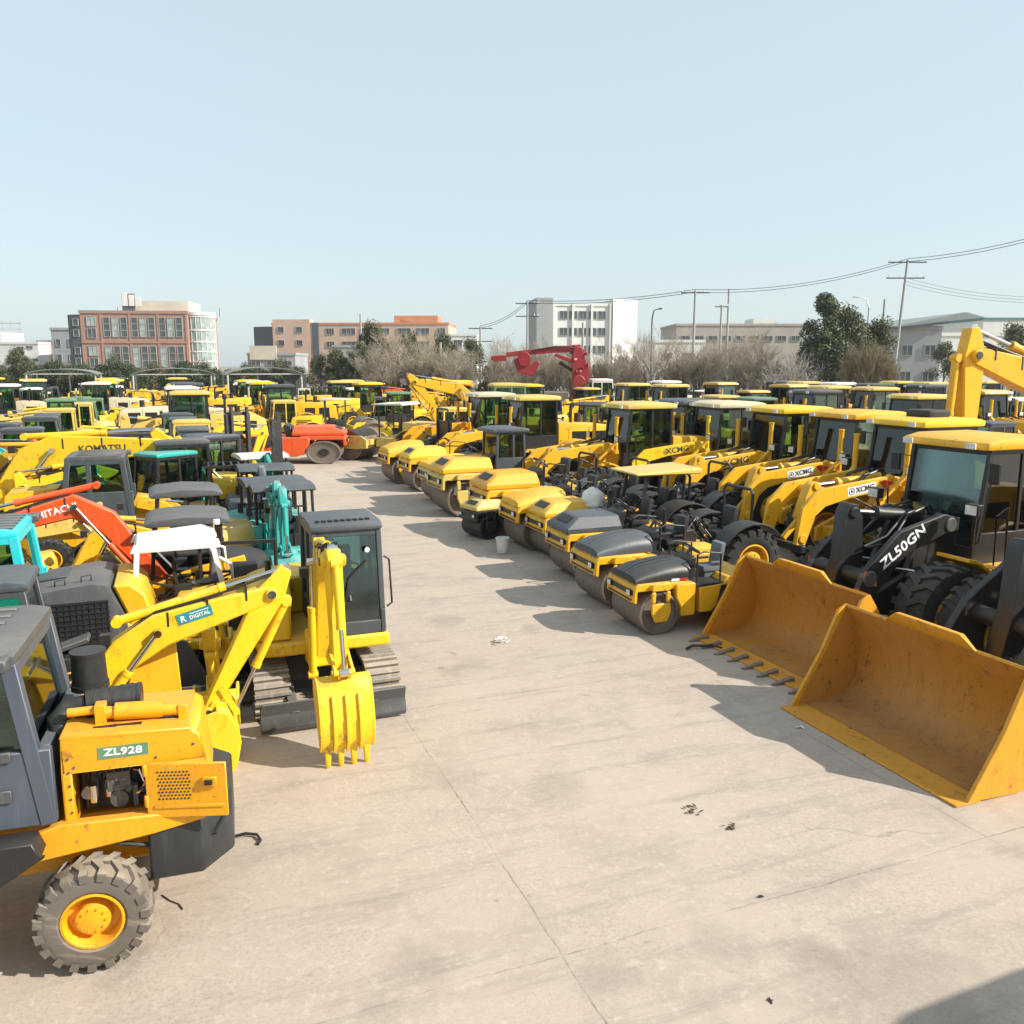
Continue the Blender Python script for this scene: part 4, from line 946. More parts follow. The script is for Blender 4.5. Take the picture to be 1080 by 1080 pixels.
def tractor(label, loc, heading, body=DARK, group=None, accent=AMBER, roof=None):
    """open rubber tyred tractor: lugged rear wheels, roll bar, seat, bare engine"""
    t = thing('tractor', label, 'tractor', loc, heading, group)
    for s in (-1, 1): wheel(t, (-.75, s * .75, .68), .68, .42, accent, RUBBER, 18, 32); wheel(t, (1.05, s * .65, .45), .45, .3, accent, RUBBER, 16, 28)
    b = MB(); b.box(-1.0, 1.2, -.3, .3, .5, .85); b.box(.2, 1.3, -.32, .32, .85, 1.25); b.box(-.9, .0, -.5, .5, .8, .95)
    for k in range(16):
        x, y, z = rnd.uniform(-.2, 1.2), rnd.uniform(-.45, .45), rnd.uniform(.8, 1.35); b.cyl((x, y, z), (x + rnd.uniform(-.2, .2), y + rnd.uniform(-.2, .2), z + rnd.uniform(-.1, .2)), rnd.uniform(.03, .09), n=9)
    b.build('body', body, t, bevel=.015)
    MB().prism([(.25, 1.25), (1.32, 1.22), (1.34, 1.0), (1.38, 1.0), (1.36, 1.26), (.25, 1.31)], -.34, .34).build('engine_hood', accent if roof else body, t, bevel=.02)
    r = MB(); r.tube([(-.95, -.5, .9), (-.98, -.5, 2.0), (-.98, -.42, 2.08), (-.98, .42, 2.08), (-.98, .5, 2.0), (-.95, .5, .9)], .035, 8); r.build('roll_bar', DARK, t)
    for s in (-1, 1): fender(t, -.75, s * .75 - .24, s * .75 + .24, .68, .80, 30, 140, body)
    if roof:
        p = MB()
        for y in (-.5, .5): MB().beam((.3, y, 1.2), (.15, y, 2.08), .07, .07).build('canopy_post', DARK, t)
        MB().prism([(-1.2, 2.10), (.5, 2.10), (.55, 2.16), (-1.2, 2.24)], -.68, .68).build('canopy_roof', roof, t, bevel=.03)
    seat(t, -.55, 0, 1.08, SEATM, .9); steering(t, .1, 0, 1.5); h = MB()
    for k in range(6): y = rnd.uniform(-.4, .4); h.tube([(-.3, y, 1.0), (.1, y + rnd.uniform(-.2, .2), 1.5), (.5, y, 1.1)], .018, 5)
    h.build('hydraulic_hose', BLACKP, t)
    e = MB(); e.cyl((.9, .2, 1.25), (.9, .2, 1.75), .04); e.build('exhaust', DARK, t)
    return t
SKY_STR, SUN_STR, EXPOSURE = .124, 5.0, .51
SKY_AIR, SKY_DUST, SKY_OZ = 1.0, 1.5, 2.0
SKY_MIX, SKY_HAZE = .70, (4.35, 5.1, 5.3)
HAZE = .0003
# ------------------------------------------------------------------ world, sun, camera
SUN_EL, SUN_AZ = R(34), R(-15)                 # azimuth from +x towards +y
w = bpy.data.worlds.new('World'); sc.world = w; w.use_nodes = True
nt = w.node_tree; bg = nt.nodes['Background']
sky = nt.nodes.new('ShaderNodeTexSky'); sky.sky_type = 'NISHITA'; sky.sun_disc = False
sky.sun_elevation = SUN_EL; sky.sun_rotation = R(90) - SUN_AZ
sky.air_density = SKY_AIR; sky.dust_density = SKY_DUST; sky.ozone_density = SKY_OZ; sky.altitude = 0
hz = nt.nodes.new('ShaderNodeMix'); hz.data_type = 'RGBA'; hz.inputs[0].default_value = SKY_MIX   # thin high haze whitens the whole sky
nt.links.new(sky.outputs[0], hz.inputs[6]); hz.inputs[7].default_value = (*SKY_HAZE, 1)
nt.links.new(hz.outputs[2], bg.inputs[0]); bg.inputs[1].default_value = SKY_STR
sl = bpy.data.lights.new('sun', 'SUN'); sl.energy = SUN_STR; sl.angle = R(.5); sl.color = (1.0, .93, .82)
so = bpy.data.objects.new('sun', sl); COL.objects.link(so); so.location = (30, -8, 40)
sdir = Vector((cos(SUN_EL) * cos(SUN_AZ), cos(SUN_EL) * sin(SUN_AZ), sin(SUN_EL)))
so.rotation_euler = sdir.to_track_quat('Z', 'Y').to_euler()
cam = bpy.data.cameras.new('camera'); co = bpy.data.objects.new('camera', cam); COL.objects.link(co)
co.location = (0, 0, CAM_H); co.rotation_euler = (R(90) - PITCH, 0, 0)
cam.sensor_width = 36; cam.lens = 36 * FPX / 1080; cam.clip_end = 6000; cam.clip_start = .1
sc.camera = co
sc.view_settings.view_transform = 'Standard'; sc.view_settings.look = 'None'; sc.view_settings.gamma = 1
sc.view_settings.exposure = EXPOSURE
sc.cycles.max_bounces = 6; sc.cycles.transparent_max_bounces = 12; sc.cycles.diffuse_bounces = 3; sc.cycles.glossy_bounces = 3
sc.cycles.caustics_reflective = False; sc.cycles.caustics_refractive = False

# ------------------------------------------------------------------ ground
STAINS = ((470, 655, .5, .5), (445, 1010, .35, .45), (960, 1040, .9, .55), (500, 700, .4, .4), (640, 1030, .30, .5), (690, 800, .28, .35), (590, 830, .45, .35), (250, 900, .5, .3), (540, 580, .8, .35), (760, 1000, .35, .4))
def concrete():
    m, nt, b = base('concrete', .85); L = nt.links
    g = N(nt, 'ShaderNodeNewGeometry')
    mp = N(nt, 'ShaderNodeMapping'); mp.vector_type = 'POINT'; mp.inputs['Rotation'].default_value = (0, 0, -YA); L.new(g.outputs['Position'], mp.inputs[0])
    def nz(s, d=6, r=.6, v=g.outputs['Position'], dist=0):
        n = N(nt, 'ShaderNodeTexNoise', Scale=s, Detail=d, Roughness=r, Distortion=dist); L.new(v, n.inputs['Vector']); return n.outputs[0]
    big, mid, fine, grain = nz(.16, 4), nz(.75, 10, .74), nz(9, 8, .78), nz(26, 6, .8)
    c = mixrgb(nt, mapr(nt, big, .3, .7), (.42, .345, .282), (.462, .39, .322))
    st = N(nt, 'ShaderNodeMapping'); st.inputs['Scale'].default_value = (.35, 2.6, 1); st.inputs['Rotation'].default_value = (0, 0, .5); L.new(mp.outputs[0], st.inputs[0])
    scuff = nz(1.3, 9, .74, st.outputs[0])
    c = mixrgb(nt, mth(nt, 'MULTIPLY', mapr(nt, mid, .49, .66), .55), c, (.30, .252, .21))
    c = mixrgb(nt, mth(nt, 'MULTIPLY', mapr(nt, scuff, .51, .70), .7), c, (.27, .232, .198))
    patch = mapr(nt, nz(.45, 5, .65), .40, .60)
    c = mixrgb(nt, mth(nt, 'MULTIPLY', mth(nt, 'MULTIPLY', mapr(nt, grain, .50, .62), patch), .50), c, (.225, .185, .155))
    c = mixrgb(nt, mth(nt, 'MULTIPLY', mapr(nt, fine, .53, .66), .50), c, (.57, .505, .43))
    c = mixrgb(nt, mth(nt, 'MULTIPLY', mapr(nt, nz(60, 2), .60, .72), .45), c, (.20, .165, .14))
    # oil spots, damp patches, pinkish worn areas
    c = mixrgb(nt, mth(nt, 'MULTIPLY', mapr(nt, nz(.55, 4, .6, dist=.6), .62, .74), .5), c, (.20, .168, .142))
    c = mixrgb(nt, mth(nt, 'MULTIPLY', mapr(nt, nz(2.3, 3, .6, dist=.4), .69, .76), .6), c, (.16, .13, .11))
    c = mixrgb(nt, mth(nt, 'MULTIPLY', mapr(nt, nz(.33, 3), .52, .7), .35), c, (.46, .36, .305))
    # old stains that stay where they were spilled
    for (sx_, sy_, rad, amt) in STAINS:
        q = at(sx_, sy_); vd = N(nt, 'ShaderNodeVectorMath', operation='DISTANCE'); L.new(g.outputs['Position'], vd.inputs[0]); vd.inputs[1].default_value = (q.x, q.y, 0)
        dd_ = mth(nt, 'ADD', vd.outputs['Value'], mth(nt, 'MULTIPLY', mth(nt, 'SUBTRACT', nz(2.2, 6, .7), .5), rad * 2.2))
        c = mixrgb(nt, mth(nt, 'MULTIPLY', mapr(nt, dd_, rad * .35, rad, 1, 0), amt * .72), c, (.21, .18, .155))
    # slab joints, slightly wandering
    sx = N(nt, 'ShaderNodeSeparateXYZ'); L.new(mp.outputs[0], sx.inputs[0])
    wob = mth(nt, 'ADD', mth(nt, 'MULTIPLY', mth(nt, 'SUBTRACT', nz(.5, 3, .5), .5), .16), mth(nt, 'MULTIPLY', mth(nt, 'SUBTRACT', nz(9, 4, .7), .5), .035))
    fac = None
    for i, (o, per) in enumerate(((JOINT_A, 4.6), (JOINT_B, 5.2))):
        v = mth(nt, 'ADD', mth(nt, 'ADD', sx.outputs[i], o), wob)
        q = mth(nt, 'ABSOLUTE', mth(nt, 'SUBTRACT', mth(nt, 'FRACT', mth(nt, 'DIVIDE', v, per)), .5))
        dd = mth(nt, 'MULTIPLY', mth(nt, 'SUBTRACT', .5, q), per)
        k = mapr(nt, dd, .003, .012, 1, 0); fac = k if fac is None else mth(nt, 'MAXIMUM', fac, k)
        k2 = mapr(nt, dd, .0, .22, .25, 0); fac2 = k2 if i == 0 else mth(nt, 'MAXIMUM', fac2, k2)
    brk = mapr(nt, nz(.55, 5, .75), .44, .60)
    c = mixrgb(nt, mth(nt, 'MULTIPLY', fac2, mapr(nt, mid, .4, .6)), c, (.30, .25, .21))
    c = mixrgb(nt, mth(nt, 'MULTIPLY', mth(nt, 'MULTIPLY', fac, mth(nt, 'MULTIPLY', brk, mapr(nt, nz(13, 3), .36, .55, .25, 1))), .8), c, (.10, .082, .07))
    # hairline cracks
    vo = N(nt, 'ShaderNodeTexVoronoi'); vo.feature = 'DISTANCE_TO_EDGE'; vo.inputs['Scale'].default_value = .33
    wv = N(nt, 'ShaderNodeVectorMath', operation='ADD'); nn = N(nt, 'ShaderNodeTexNoise', Scale=1.2, Detail=5); L.new(g.outputs['Position'], nn.inputs['Vector'])
    L.new(g.outputs['Position'], wv.inputs[0]); L.new(nn.outputs['Color'], wv.inputs[1]); L.new(wv.outputs[0], vo.inputs['Vector'])
    cr = mth(nt, 'MULTIPLY', mapr(nt, vo.outputs['Distance'], .0, .006, 1, 0), mapr(nt, nz(.4, 3), .56, .66))
    c = mixrgb(nt, mth(nt, 'MULTIPLY', cr, .55), c, (.14, .115, .1))
    L.new(c, b.inputs['Base Color'])
    bp = N(nt, 'ShaderNodeBump', Strength=.35, Distance=.02); L.new(mth(nt, 'SUBTRACT', mth(nt, 'ADD', mth(nt, 'MULTIPLY', fine, .5), mth(nt, 'MULTIPLY', mid, .6)), mth(nt, 'MULTIPLY', fac, .2)), bp.inputs['Height']); L.new(bp.outputs[0], b.inputs['Normal'])
    return m
JOINT_A = 0.0; JOINT_B = 0.0
def _grid():
    global JOINT_A, JOINT_B
    p1, p2 = at(400, 1080), at(1080, 860); q1, q2 = at(470, 840), at(660, 1080)
    JOINT_B = -((p1 + p2) / 2).dot(D); JOINT_A = -((q1 + q2) / 2).dot(E)
_grid()
CONC = concrete()
def landm():
    m, nt, b = base('open_land', .95); tc = N(nt, 'ShaderNodeNewGeometry'); n = N(nt, 'ShaderNodeTexNoise', Scale=.03, Detail=8); nt.links.new(tc.outputs['Position'], n.inputs['Vector'])
    nt.links.new(mixrgb(nt, mapr(nt, n.outputs[0], .35, .65), (.16, .15, .09), (.26, .22, .15)), b.inputs['Base Color']); return m
gm = MB(); gm.add([(-3000, -600, -.02), (3000, -600, -.02), (3000, 4500, -.02), (-3000, 4500, -.02)], [(0, 1, 2, 3)])
tag(gm.build('ground', landm()), 'flat open land round the machinery yard', 'ground', kind='structure')
gm = MB(); gm.add([(-95, -40, 0), (95, -40, 0), (95, 104, 0), (-95, 104, 0)], [(0, 1, 2, 3)])
tag(gm.build('yard_pavement', CONC), 'pale worn concrete yard with slab joints and stains', 'pavement', kind='structure')

# ------------------------------------------------------------------ buildings
def wallm(name, col, scale=8, tile=None, rough=.8, var=.12):
    m, nt, b = base(name, rough); L = nt.links
    tc = N(nt, 'ShaderNodeTexCoord'); n = N(nt, 'ShaderNodeTexNoise', Scale=.35, Detail=8, Roughness=.65); L.new(tc.outputs['Object'], n.inputs['Vector'])
    c = mixrgb(nt, mapr(nt, n.outputs[0], .3, .7), [x * (1 - var) for x in col], [min(.9, x * (1 + var)) for x in col])
    if tile:
        br = N(nt, 'ShaderNodeTexBrick', Scale=1.0); br.inputs['Brick Width'].default_value = tile; br.inputs['Row Height'].default_value = tile * .4; br.inputs['Mortar Size'].default_value = .03
        mp = N(nt, 'ShaderNodeMapping'); mp.inputs['Rotation'].default_value = (R(90), 0, 0); L.new(tc.outputs['Object'], mp.inputs[0]); L.new(mp.outputs[0], br.inputs['Vector'])
        br.inputs['Color1'].default_value = (.9, .9, .9, 1); br.inputs['Color2'].default_value = (1.05, 1.0, .98, 1); br.inputs['Mortar'].default_value = (.8, .78, .75, 1)
        c = mixrgb(nt, 1.0, c, br.outputs[0], 'MULTIPLY')
    L.new(c, b.inputs['Base Color']); return m
BRICK = wallm('red_brick', (.40, .245, .20), tile=.6)
PEACH = wallm('peach_render', (.60, .41, .31)); BROWNW = wallm('brown_wall', (.25, .15, .12)); DARKW = wallm('dark_cladding', (.09, .095, .115)); WHITEW = wallm('white_render', (.72, .71, .68), var=.06)
GREYW = wallm('grey_wall', (.33, .34, .345)); CREAMW = wallm('cream_wall', (.60, .55, .45)); TANW = wallm('tan_wall', (.40, .35, .31)); ROOFG = wallm('grey_roof', (.22, .255, .25)); TEALW = wallm('teal_band', (.10, .22, .22)); ORW = wallm('orange_band', (.6, .26, .14))
PANE = plain('window_pane', (.075, .095, .10), .12, var=.5, scale=.6)
PANEL_ = plain('light_pane', (.32, .38, .37), .2, var=.4, scale=.9)
FRAMEW = plain('window_frame', (.34, .33, .32), .5)
WINM = {}
def window(parent, w, h, M, mull=2, rows=2, fm=FRAMEW, pm=PANE):
    k = (round(w, 2), round(h, 2), mull, rows, fm.name, pm.name)
    if k not in WINM:
        b = MB(); t = .09
        b.box(-w / 2, w / 2, -.12, .05, -h / 2, -h / 2 + t); b.box(-w / 2, w / 2, -.12, .05, h / 2 - t, h / 2)
        for i in range(mull + 1): x = -w / 2 + t / 2 + (w - t) * i / mull; b.box(x - t / 2, x + t / 2, -.11, .045, -h / 2 + t, h / 2 - t)
        for j in range(1, rows): z = -h / 2 + h * j / rows; b.box(-w / 2 + t, w / 2 - t, -.10, .04, z - t / 2, z + t / 2)
        p = MB(); p.box(-w / 2 + .02, w / 2 - .02, -.06, .02, -h / 2 + .02, h / 2 - .02)
        WINM[k] = (b.mesh('window', fm, smooth=0), p.mesh('pane', pm, smooth=0))
    f = put('window', WINM[k][0], parent); f.matrix_local = M; put('pane', WINM[k][1], f)
    return f
def bld(name, label, x0, x1, Y, depth, top, mat, rot=0, cat='building', parapet=None):
    """a block whose front spans photo columns x0..x1 at distance Y; local x along the front, y into depth"""
    X0, X1 = (x0 - 540) / FPX * (Y * CS + .3), (x1 - 540) / FPX * (Y * CS + .3)
    t = thing(name, label, cat, ((X0 + X1) / 2, Y, 0), rot); W = (X1 - X0) / cos(R(rot))
    MB().box(-W / 2, W / 2, 0, depth, 0, top).build('wall', mat, t, smooth=0)
    p = MB()
    for a in ((-W / 2 - .15, W / 2 + .15, -.15, .15), (-W / 2 - .15, W / 2 + .15, depth - .15, depth + .15), (-W / 2 - .15, -W / 2 + .15, .15, depth - .15), (W / 2 - .15, W / 2 + .15, .15, depth - .15)): p.box(a[0], a[1], a[2], a[3], top + .003, top + .5)
    p.build('parapet', parapet or mat, t, smooth=0)
    return t, W
FM = lambda x, z: Matrix.Translation((x, -.03, z))
def SM(W, y, z, right=True): return Matrix.Translation(((W / 2 + .03) if right else (-W / 2 - .03), y, z)) @ Matrix.Rotation(R(90 if right else -90), 4, 'Z')

def buildings():
    # red brick office, four storeys read as two bands of tall windows, glazed round stair on the right
    Y = 150; t, W = bld('office_building', 'red brick office block with tall paired windows and a glazed corner tower', 92, 199, Y, 22, 13.3, BRICK, 6)
    for zc, hh in ((11.0, 3.7), (6.0, 4.0)):
        for i in range(9):
            x = -W / 2 + 4.0 + (W - 5.0) * (i + .5) / 9 + (i // 3) * .35 - .4
            window(t, 1.12, hh - .35, FM(x, zc), 1, 3, FRAMEW, PANEL_ if (i * 7 + int(zc)) % 3 == 0 else PANE)
        for k in (0, 1): window(t, 1.5, 1.7, FM(-W / 2 + 1.8 + .9 * 0, zc - 1 + 2.0 * k), 2, 1, FRAMEW, PANEL_ if k else PANE)
    b = MB()
    for i in range(4): x = -W / 2 + 3.4 + (W - 3.6) * i / 3; b.box(x - .18, x + .18, -.10, -.001, 0, 13.3)
    b.box(-W / 2, W / 2, -.14, -.101, 8.3, 8.6); b.build('pilaster', BRICK, t, smooth=0)
    q = MB(); q.prism([(-W / 2 - 2.6, 1.6), (-W / 2 - 1.6, .25), (-W / 2 - .02, .05), (-W / 2 - .02, 18), (-W / 2 - 3.2, 18)], 0, 13.1, 'z'); q.build('side_wing', DARKW, t, smooth=0)
    for zc in (11.8, 10.0, 7.0, 5.2): window(t, 1.0, 1.2, Matrix.Translation((-W / 2 - .8, .10, zc)) @ Matrix.Rotation(R(-7), 4, 'Z'), 1, 1)
    c = MB(); c.cyl((W / 2 + 1.2, 3.4, 0), (W / 2 + 1.2, 3.4, 13.2), 2.6, n=26); c.build('glass_tower', PANEL_, t)
    c = MB()
    for z in (2, 5.2, 6.9, 8.6, 10.6, 12.9): c.lathe([(2.63, -.1), (2.72, -.1), (2.72, .12), (2.63, .12)], (W / 2 + 1.2, 3.4, z), 26, True, 'z')
    for k in range(20): a = 2 * pi * k / 20; c.cyl((W / 2 + 1.2 + 2.64 * cos(a), 3.4 + 2.64 * sin(a), 0), (W / 2 + 1.2 + 2.64 * cos(a), 3.4 + 2.64 * sin(a), 13.2), .05, n=5)
    c.cyl((W / 2 + 1.2, 3.4, 13.15), (W / 2 + 1.2, 3.4, 13.7), 2.75, n=26); c.build('tower_mullion', WHITEW, t)
    r = MB(); r.box(-W * .04, W / 2 - .6, 4, 12, 13.3, 15.7); r.build('roof_house', CREAMW, t, smooth=0)
    r = MB(); r.box(-W * .14, -W * .02, 2.2, 2.5, 13.8, 16.8); r.build('roof_sign_frame', DARKW, t, smooth=0)
    for k in range(3): MB().box(-W * .14 + 1.1 * k + .1, -W * .14 + 1.1 * k + 1.0, 2.05, 2.19, 14.2 + .5, 17.0 - .4 * k).build('roof_sign_panel', WHITEW, t, smooth=0)
    a = MB()
    for k in range(4): a.cyl((-W / 2 + 3 + 6 * k, 10, 13.3), (-W / 2 + 3 + 6 * k, 10, 15.0), .05, n=5)
    a.build('roof_mast', DARKW, t)
    # small blocks left of it
    t, W = bld('apartment_block', 'narrow brown brick block left of the red office', 58, 84, 175, 14, 11.5, GREYW, 4)
    for z in (3, 6, 9):
        for x in (-1.2, 1.2): window(t, 1.0, 1.5, FM(x, z), 1, 1)
    t, W = bld('apartment_block', 'low pink and brown house between white building and office', 42, 66, 190, 14, 9.4, BROWNW, 0)
    for z in (3.4, 6.6):
        for x in (-1.5, .9): window(t, 1.4, 1.3, FM(x, z), 1, 1)
    MB().box(.3, W / 2 - .02, -.2, -.003, 1, 8.8).build('bay', PEACH, t, smooth=0)
    t, W = bld('factory_building', 'white factory building with stepped roof at the left edge', -14, 43, 185, 20, 9.0, WHITEW, 0)
    MB().prism([(-W / 2 + .2, 9.0), (-2.2, 9.0), (-2.2, 11.5), (-W / 2 + .2, 10.8)], .5, 9).build('roof_house', WHITEW, t, smooth=0)
    g = MB(); g.prism([(-.8, 4.2), (2.0, 7.8), (3.3, 7.6), (3.3, 4.2)], -1.2, -.01); g.build('gable', GREYW, t, smooth=0)
    for x, z in ((-3.6, 7.6), (3.9, 8.3), (4.8, 5.7), (2.0, 8.2)): window(t, 1.5, .6, FM(x, z), 2, 1)
    a = MB()
    for x in (-W / 2 + 1, -W / 2 + 2.6, -W / 2 + 4.4, -W / 2 + 6.3): a.cyl((x, 3, 10.8), (x, 3, 14.0), .07, n=5)
    a.box(-W / 2 + .4, -W / 2 + 6.8, 2.95, 3.05, 13.4, 13.55); a.box(-W / 2 + .4, -W / 2 + 6.8, 2.95, 3.05, 12.2, 12.3); a.build('roof_rack', GREYW, t)
    # peach block, long
    t, W = bld('office_building', 'long peach coloured block with ribbon windows and an orange roof edge', 288, 474, 215, 16, 14.4, PEACH, -3, parapet=ORW)
    MB().box(-W / 2 + .2, -W / 2 + 9.5, -.28, 3, .4, 15.7).build('stair_bay', PEACH, t, smooth=0)
    for z in (3.6, 6.8, 10.0, 13.2):
        for x in (-W / 2 + 2.2, -W / 2 + 6.8): window(t, 1.6, 1.4, Matrix.Translation((x, -.31, z)), 1, 1)
    MB().box(-W / 2 + 10, -W / 2 + 11.6, -.25, -.003, 2, 14.9).build('stair_glazing', DARKW, t, smooth=0)
    for z in (3.2, 6.4, 9.6, 12.8):
        for i in range(7): window(t, 3.4 if i % 3 else 2.0, 1.5, FM(-W / 2 + 14.5 + i * 4.6, z), 3, 1)
    q = MB(); q.prism([(-W / 2 - 6.5, 5), (-W / 2 - 5.2, 1.6), (-W / 2 - 2.6, .3), (-W / 2 - .02, 0), (-W / 2 - .02, 14), (-W / 2 - 6.5, 14)], 0, 14.0, 'z'); q.build('side_wing', DARKW, t, smooth=0)
    r = MB(); r.box(W / 2 - 14, W / 2 - 3, 3, 10, 15, 16.7); r.box(W / 2 - 12, W / 2 - 10.4, 2.9, 3.0, 15.4, 16.3); r.build('roof_house', ORW, t, smooth=0)
    t, W = bld('shed', 'blue grey metal shed in front of the peach block', 352, 382, 190, 12, 8.4, GREYW, 0, cat='shed')
    window(t, 1.6, 1.2, FM(-1, 5.6), 2, 1)
    t, W = bld('warehouse', 'pale grey low warehouse wall beside the grey tent', 262, 312, 165, 10, 6.4, GREYW, 0)
    for x in (-3, 0, 3): window(t, 1.8, 1.0, FM(x, 4.9), 2, 1)
    MB().box(-W / 2 + .5, -W / 2 + 5.6, -.25, -.003, 5.6, 8.2).build('roof_sign_panel', CREAMW, t, smooth=0)
    t, W = bld('warehouse', 'small white block with a dark window behind bare trees', 472, 503, 210, 10, 11.5, WHITEW, 0)
    window(t, 2.0, 2.0, FM(-1, 9.6), 2, 1)
    # white building with blank lit gable
    t, W = bld('office_building', 'white four storey building with a blank white gable end', 582, 645, 160, 12, 15.2, WHITEW, 7)
    for z in (4.0, 7.4, 10.6, 13.6):
        for i in range(5): window(t, 1.5, 1.5, FM(-W / 2 + 1.5 + (W - 2.2) * (i + .3) / 5, z), 2, 1)
    p = MB()
    for i in range(4): x = -W / 2 + .25 + (W - .6) * i / 3; p.box(x - .2, x + .2, -.35, -.003, 0, 15.6)
    p.build('pilaster', WHITEW, t, smooth=0)
    MB().box(-W / 2 - 3.0, -W / 2 - .02, -.6, 10, 0, 16.6).build('stair_tower', GREYW, t, smooth=0)
    MB().box(W / 2 - 1.2, W / 2 + .12, -.5, 12.3, 0, 17.6).build('gable_wall', WHITEW, t, smooth=0) if False else MB().prism([(W / 2 + .02, -.5), (W / 2 + 5.6, 3.4), (W / 2 + 5.6, 11), (W / 2 + .02, 11)], 0, 16.6, 'z').build('gable_block', WHITEW, t, smooth=0)
    t, W = bld('warehouse', 'long tan warehouse with flat roof behind the bare trees', 712, 846, 190, 20, 13.0, TANW, 0)
    for i in range(9): window(t, 2.0, 1.2, FM(-W / 2 + 2 + i * 3, 10.3), 2, 1)
    MB().box(W / 2 - 11, W / 2 - 6, 1, 8, 13, 14.6).build('roof_house', WHITEW, t, smooth=0)
    t, W = bld('warehouse', 'low white shed behind the bare trees near the street lamp', 690, 742, 150, 10, 8.4, WHITEW, 0)
    for x in (-2, 1.5): window(t, 1.4, 1.0, FM(x, 6.2), 1, 1)
    t, W = bld('water_tank_tower', 'small cream stair tower rising behind the big green tree', 876, 891, 170, 5, 15.2, CREAMW, 0, cat='tower')
    window(t, .9, .9, FM(0, 12.5), 1, 1)
    # right hand industrial sheds
    def shed(label, x0, x1, Y, eave, ridge, depth, wm, off=0):
        X0, X1 = (x0 - 540) / FPX * (Y * CS), (x1 - 540) / FPX * (Y * CS); W = X1 - X0
        t = thing('warehouse', label, 'warehouse', ((X0 + X1) / 2, Y, 0))
        MB().box(-W / 2, W / 2, 0, depth, 0, eave).build('wall', wm, t, smooth=0)
        MB().prism([(-W / 2 - .3, eave), (off, ridge), (W / 2 + .3, eave), (W / 2 + .3, eave + .003 - .2), (-W / 2 - .3, eave - .2)], -.4, depth + .4).build('roof', ROOFG, t, smooth=0)
        return t, W
    shed('wide warehouse with a low pitched grey green roof on the horizon', 895, 1100, 230, 12.5, 18.3, 50, GREYW, 4)
    t, W = bld('factory_building', 'white factory building with a teal roof line at the right edge', 1032, 1120, 170, 20, 13.2, WHITEW, 0, parapet=TEALW)
    for i in range(3): window(t, 2.2, 1.3, FM(-W / 2 + 3 + i * 4.5, 8), 2, 1)
    t, W = bld('workshop', 'grey two storey workshop with dark windows beside the power pole', 946, 988, 120, 12, 9.4, GREYW, -8)
    for z in (3, 6.6):
        for x in (-1.6, 1.4): window(t, 1.5, 1.5, FM(x, z), 2, 1)
    MB().prism([(-W / 2 - .3, 9.45), (W / 2 + .5, 10.2), (W / 2 + .5, 10.5), (-W / 2 - .3, 9.8)], -.6, 9).build('roof', DARKW, t, smooth=0)
    t, W = bld('workshop', 'white walled workshop with a blank front behind the tall excavator', 987, 1060, 128, 12, 8.8, WHITEW, 0)
    window(t, 1.6, 1.2, FM(-2, 6), 2, 1)
    # perimeter wall
    t = thing('perimeter_wall', 'long pale grey perimeter wall behind the right hand machines', 'wall', (26, 84, 0), -4)
    MB().box(-7, 22, 0, .3, 0, 3.0).build('wall_panel', GREYW, t, smooth=0); b = MB()
    for i in range(9): b.box(-7 + i * 3.6, -6.6 + i * 3.6, -.08, .38, 0, 3.15)
    b.build('pier', GREYW, t, smooth=0)
buildings()

# ------------------------------------------------------------------ tents (car ports)
TENTM = wallm('tent_cloth', (.19, .20, .195), var=.1); TARP = wallm('dark_tarp', (.045, .055, .055)); POSTM = plain('post_metal', (.55, .56, .56), .4, .3)
def tent(label, x0, x1, Y, eave, rise, depth=7, tarp=None, rot=21.5):
    X0, X1 = (x0 - 540) / FPX * (Y * CS), (x1 - 540) / FPX * (Y * CS); W = (X1 - X0) / (cos(R(rot)) - sin(R(rot)) * (X0 + X1) / 2 / Y)
    t = thing('canopy_tent', label, 'tent', ((X0 + X1) / 2, Y, 0), rot, 'grey canopy tents at the far side of the yard')
    o = [(-W / 2 - .25, eave - .12)] + [(x, eave + rise * (1 - (2 * x / W) ** 2) ** .7) for x in [-W / 2 + W * i / 12 for i in range(13)]] + [(W / 2 + .25, eave - .12)]
    i = [(x, z - .06) for x, z in o[::-1]]
    MB().prism(o + i, -.3, depth + .3).build('tent_roof', TENTM, t)
    for x in (-W / 2, 0, W / 2):
        for y in (0, depth):
            if x == 0 and y == 0: continue
            MB().cyl((x, y, 0), (x, y, eave - .05 if x else eave + rise - .1), .09, n=8).build('post', POSTM, t)
    b = MB(); b.cyl((-W / 2, 0, eave - .1), (W / 2, 0, eave - .1), .06, n=6); b.cyl((-W / 2, depth, eave - .1), (W / 2, depth, eave - .1), .06, n=6); b.build('truss', POSTM, t)
    if tarp is not None:
        MB().box(tarp - 1.1, tarp + 1.1, .5, .58, 0, eave - .15).build('side_tarp', TARP, t)
    return t
tent('flat grey canopy tent furthest left, on thin white posts', 27, 100, 92, 3.75, .45, 8)
tent('wide grey canopy tent in front of the red brick office', 140, 226, 88, 3.75, .55, 8)
tent('grey canopy tent with dark side cloths, rightmost of the three', 240, 318, 86, 3.8, .6, 8, tarp=3.0)

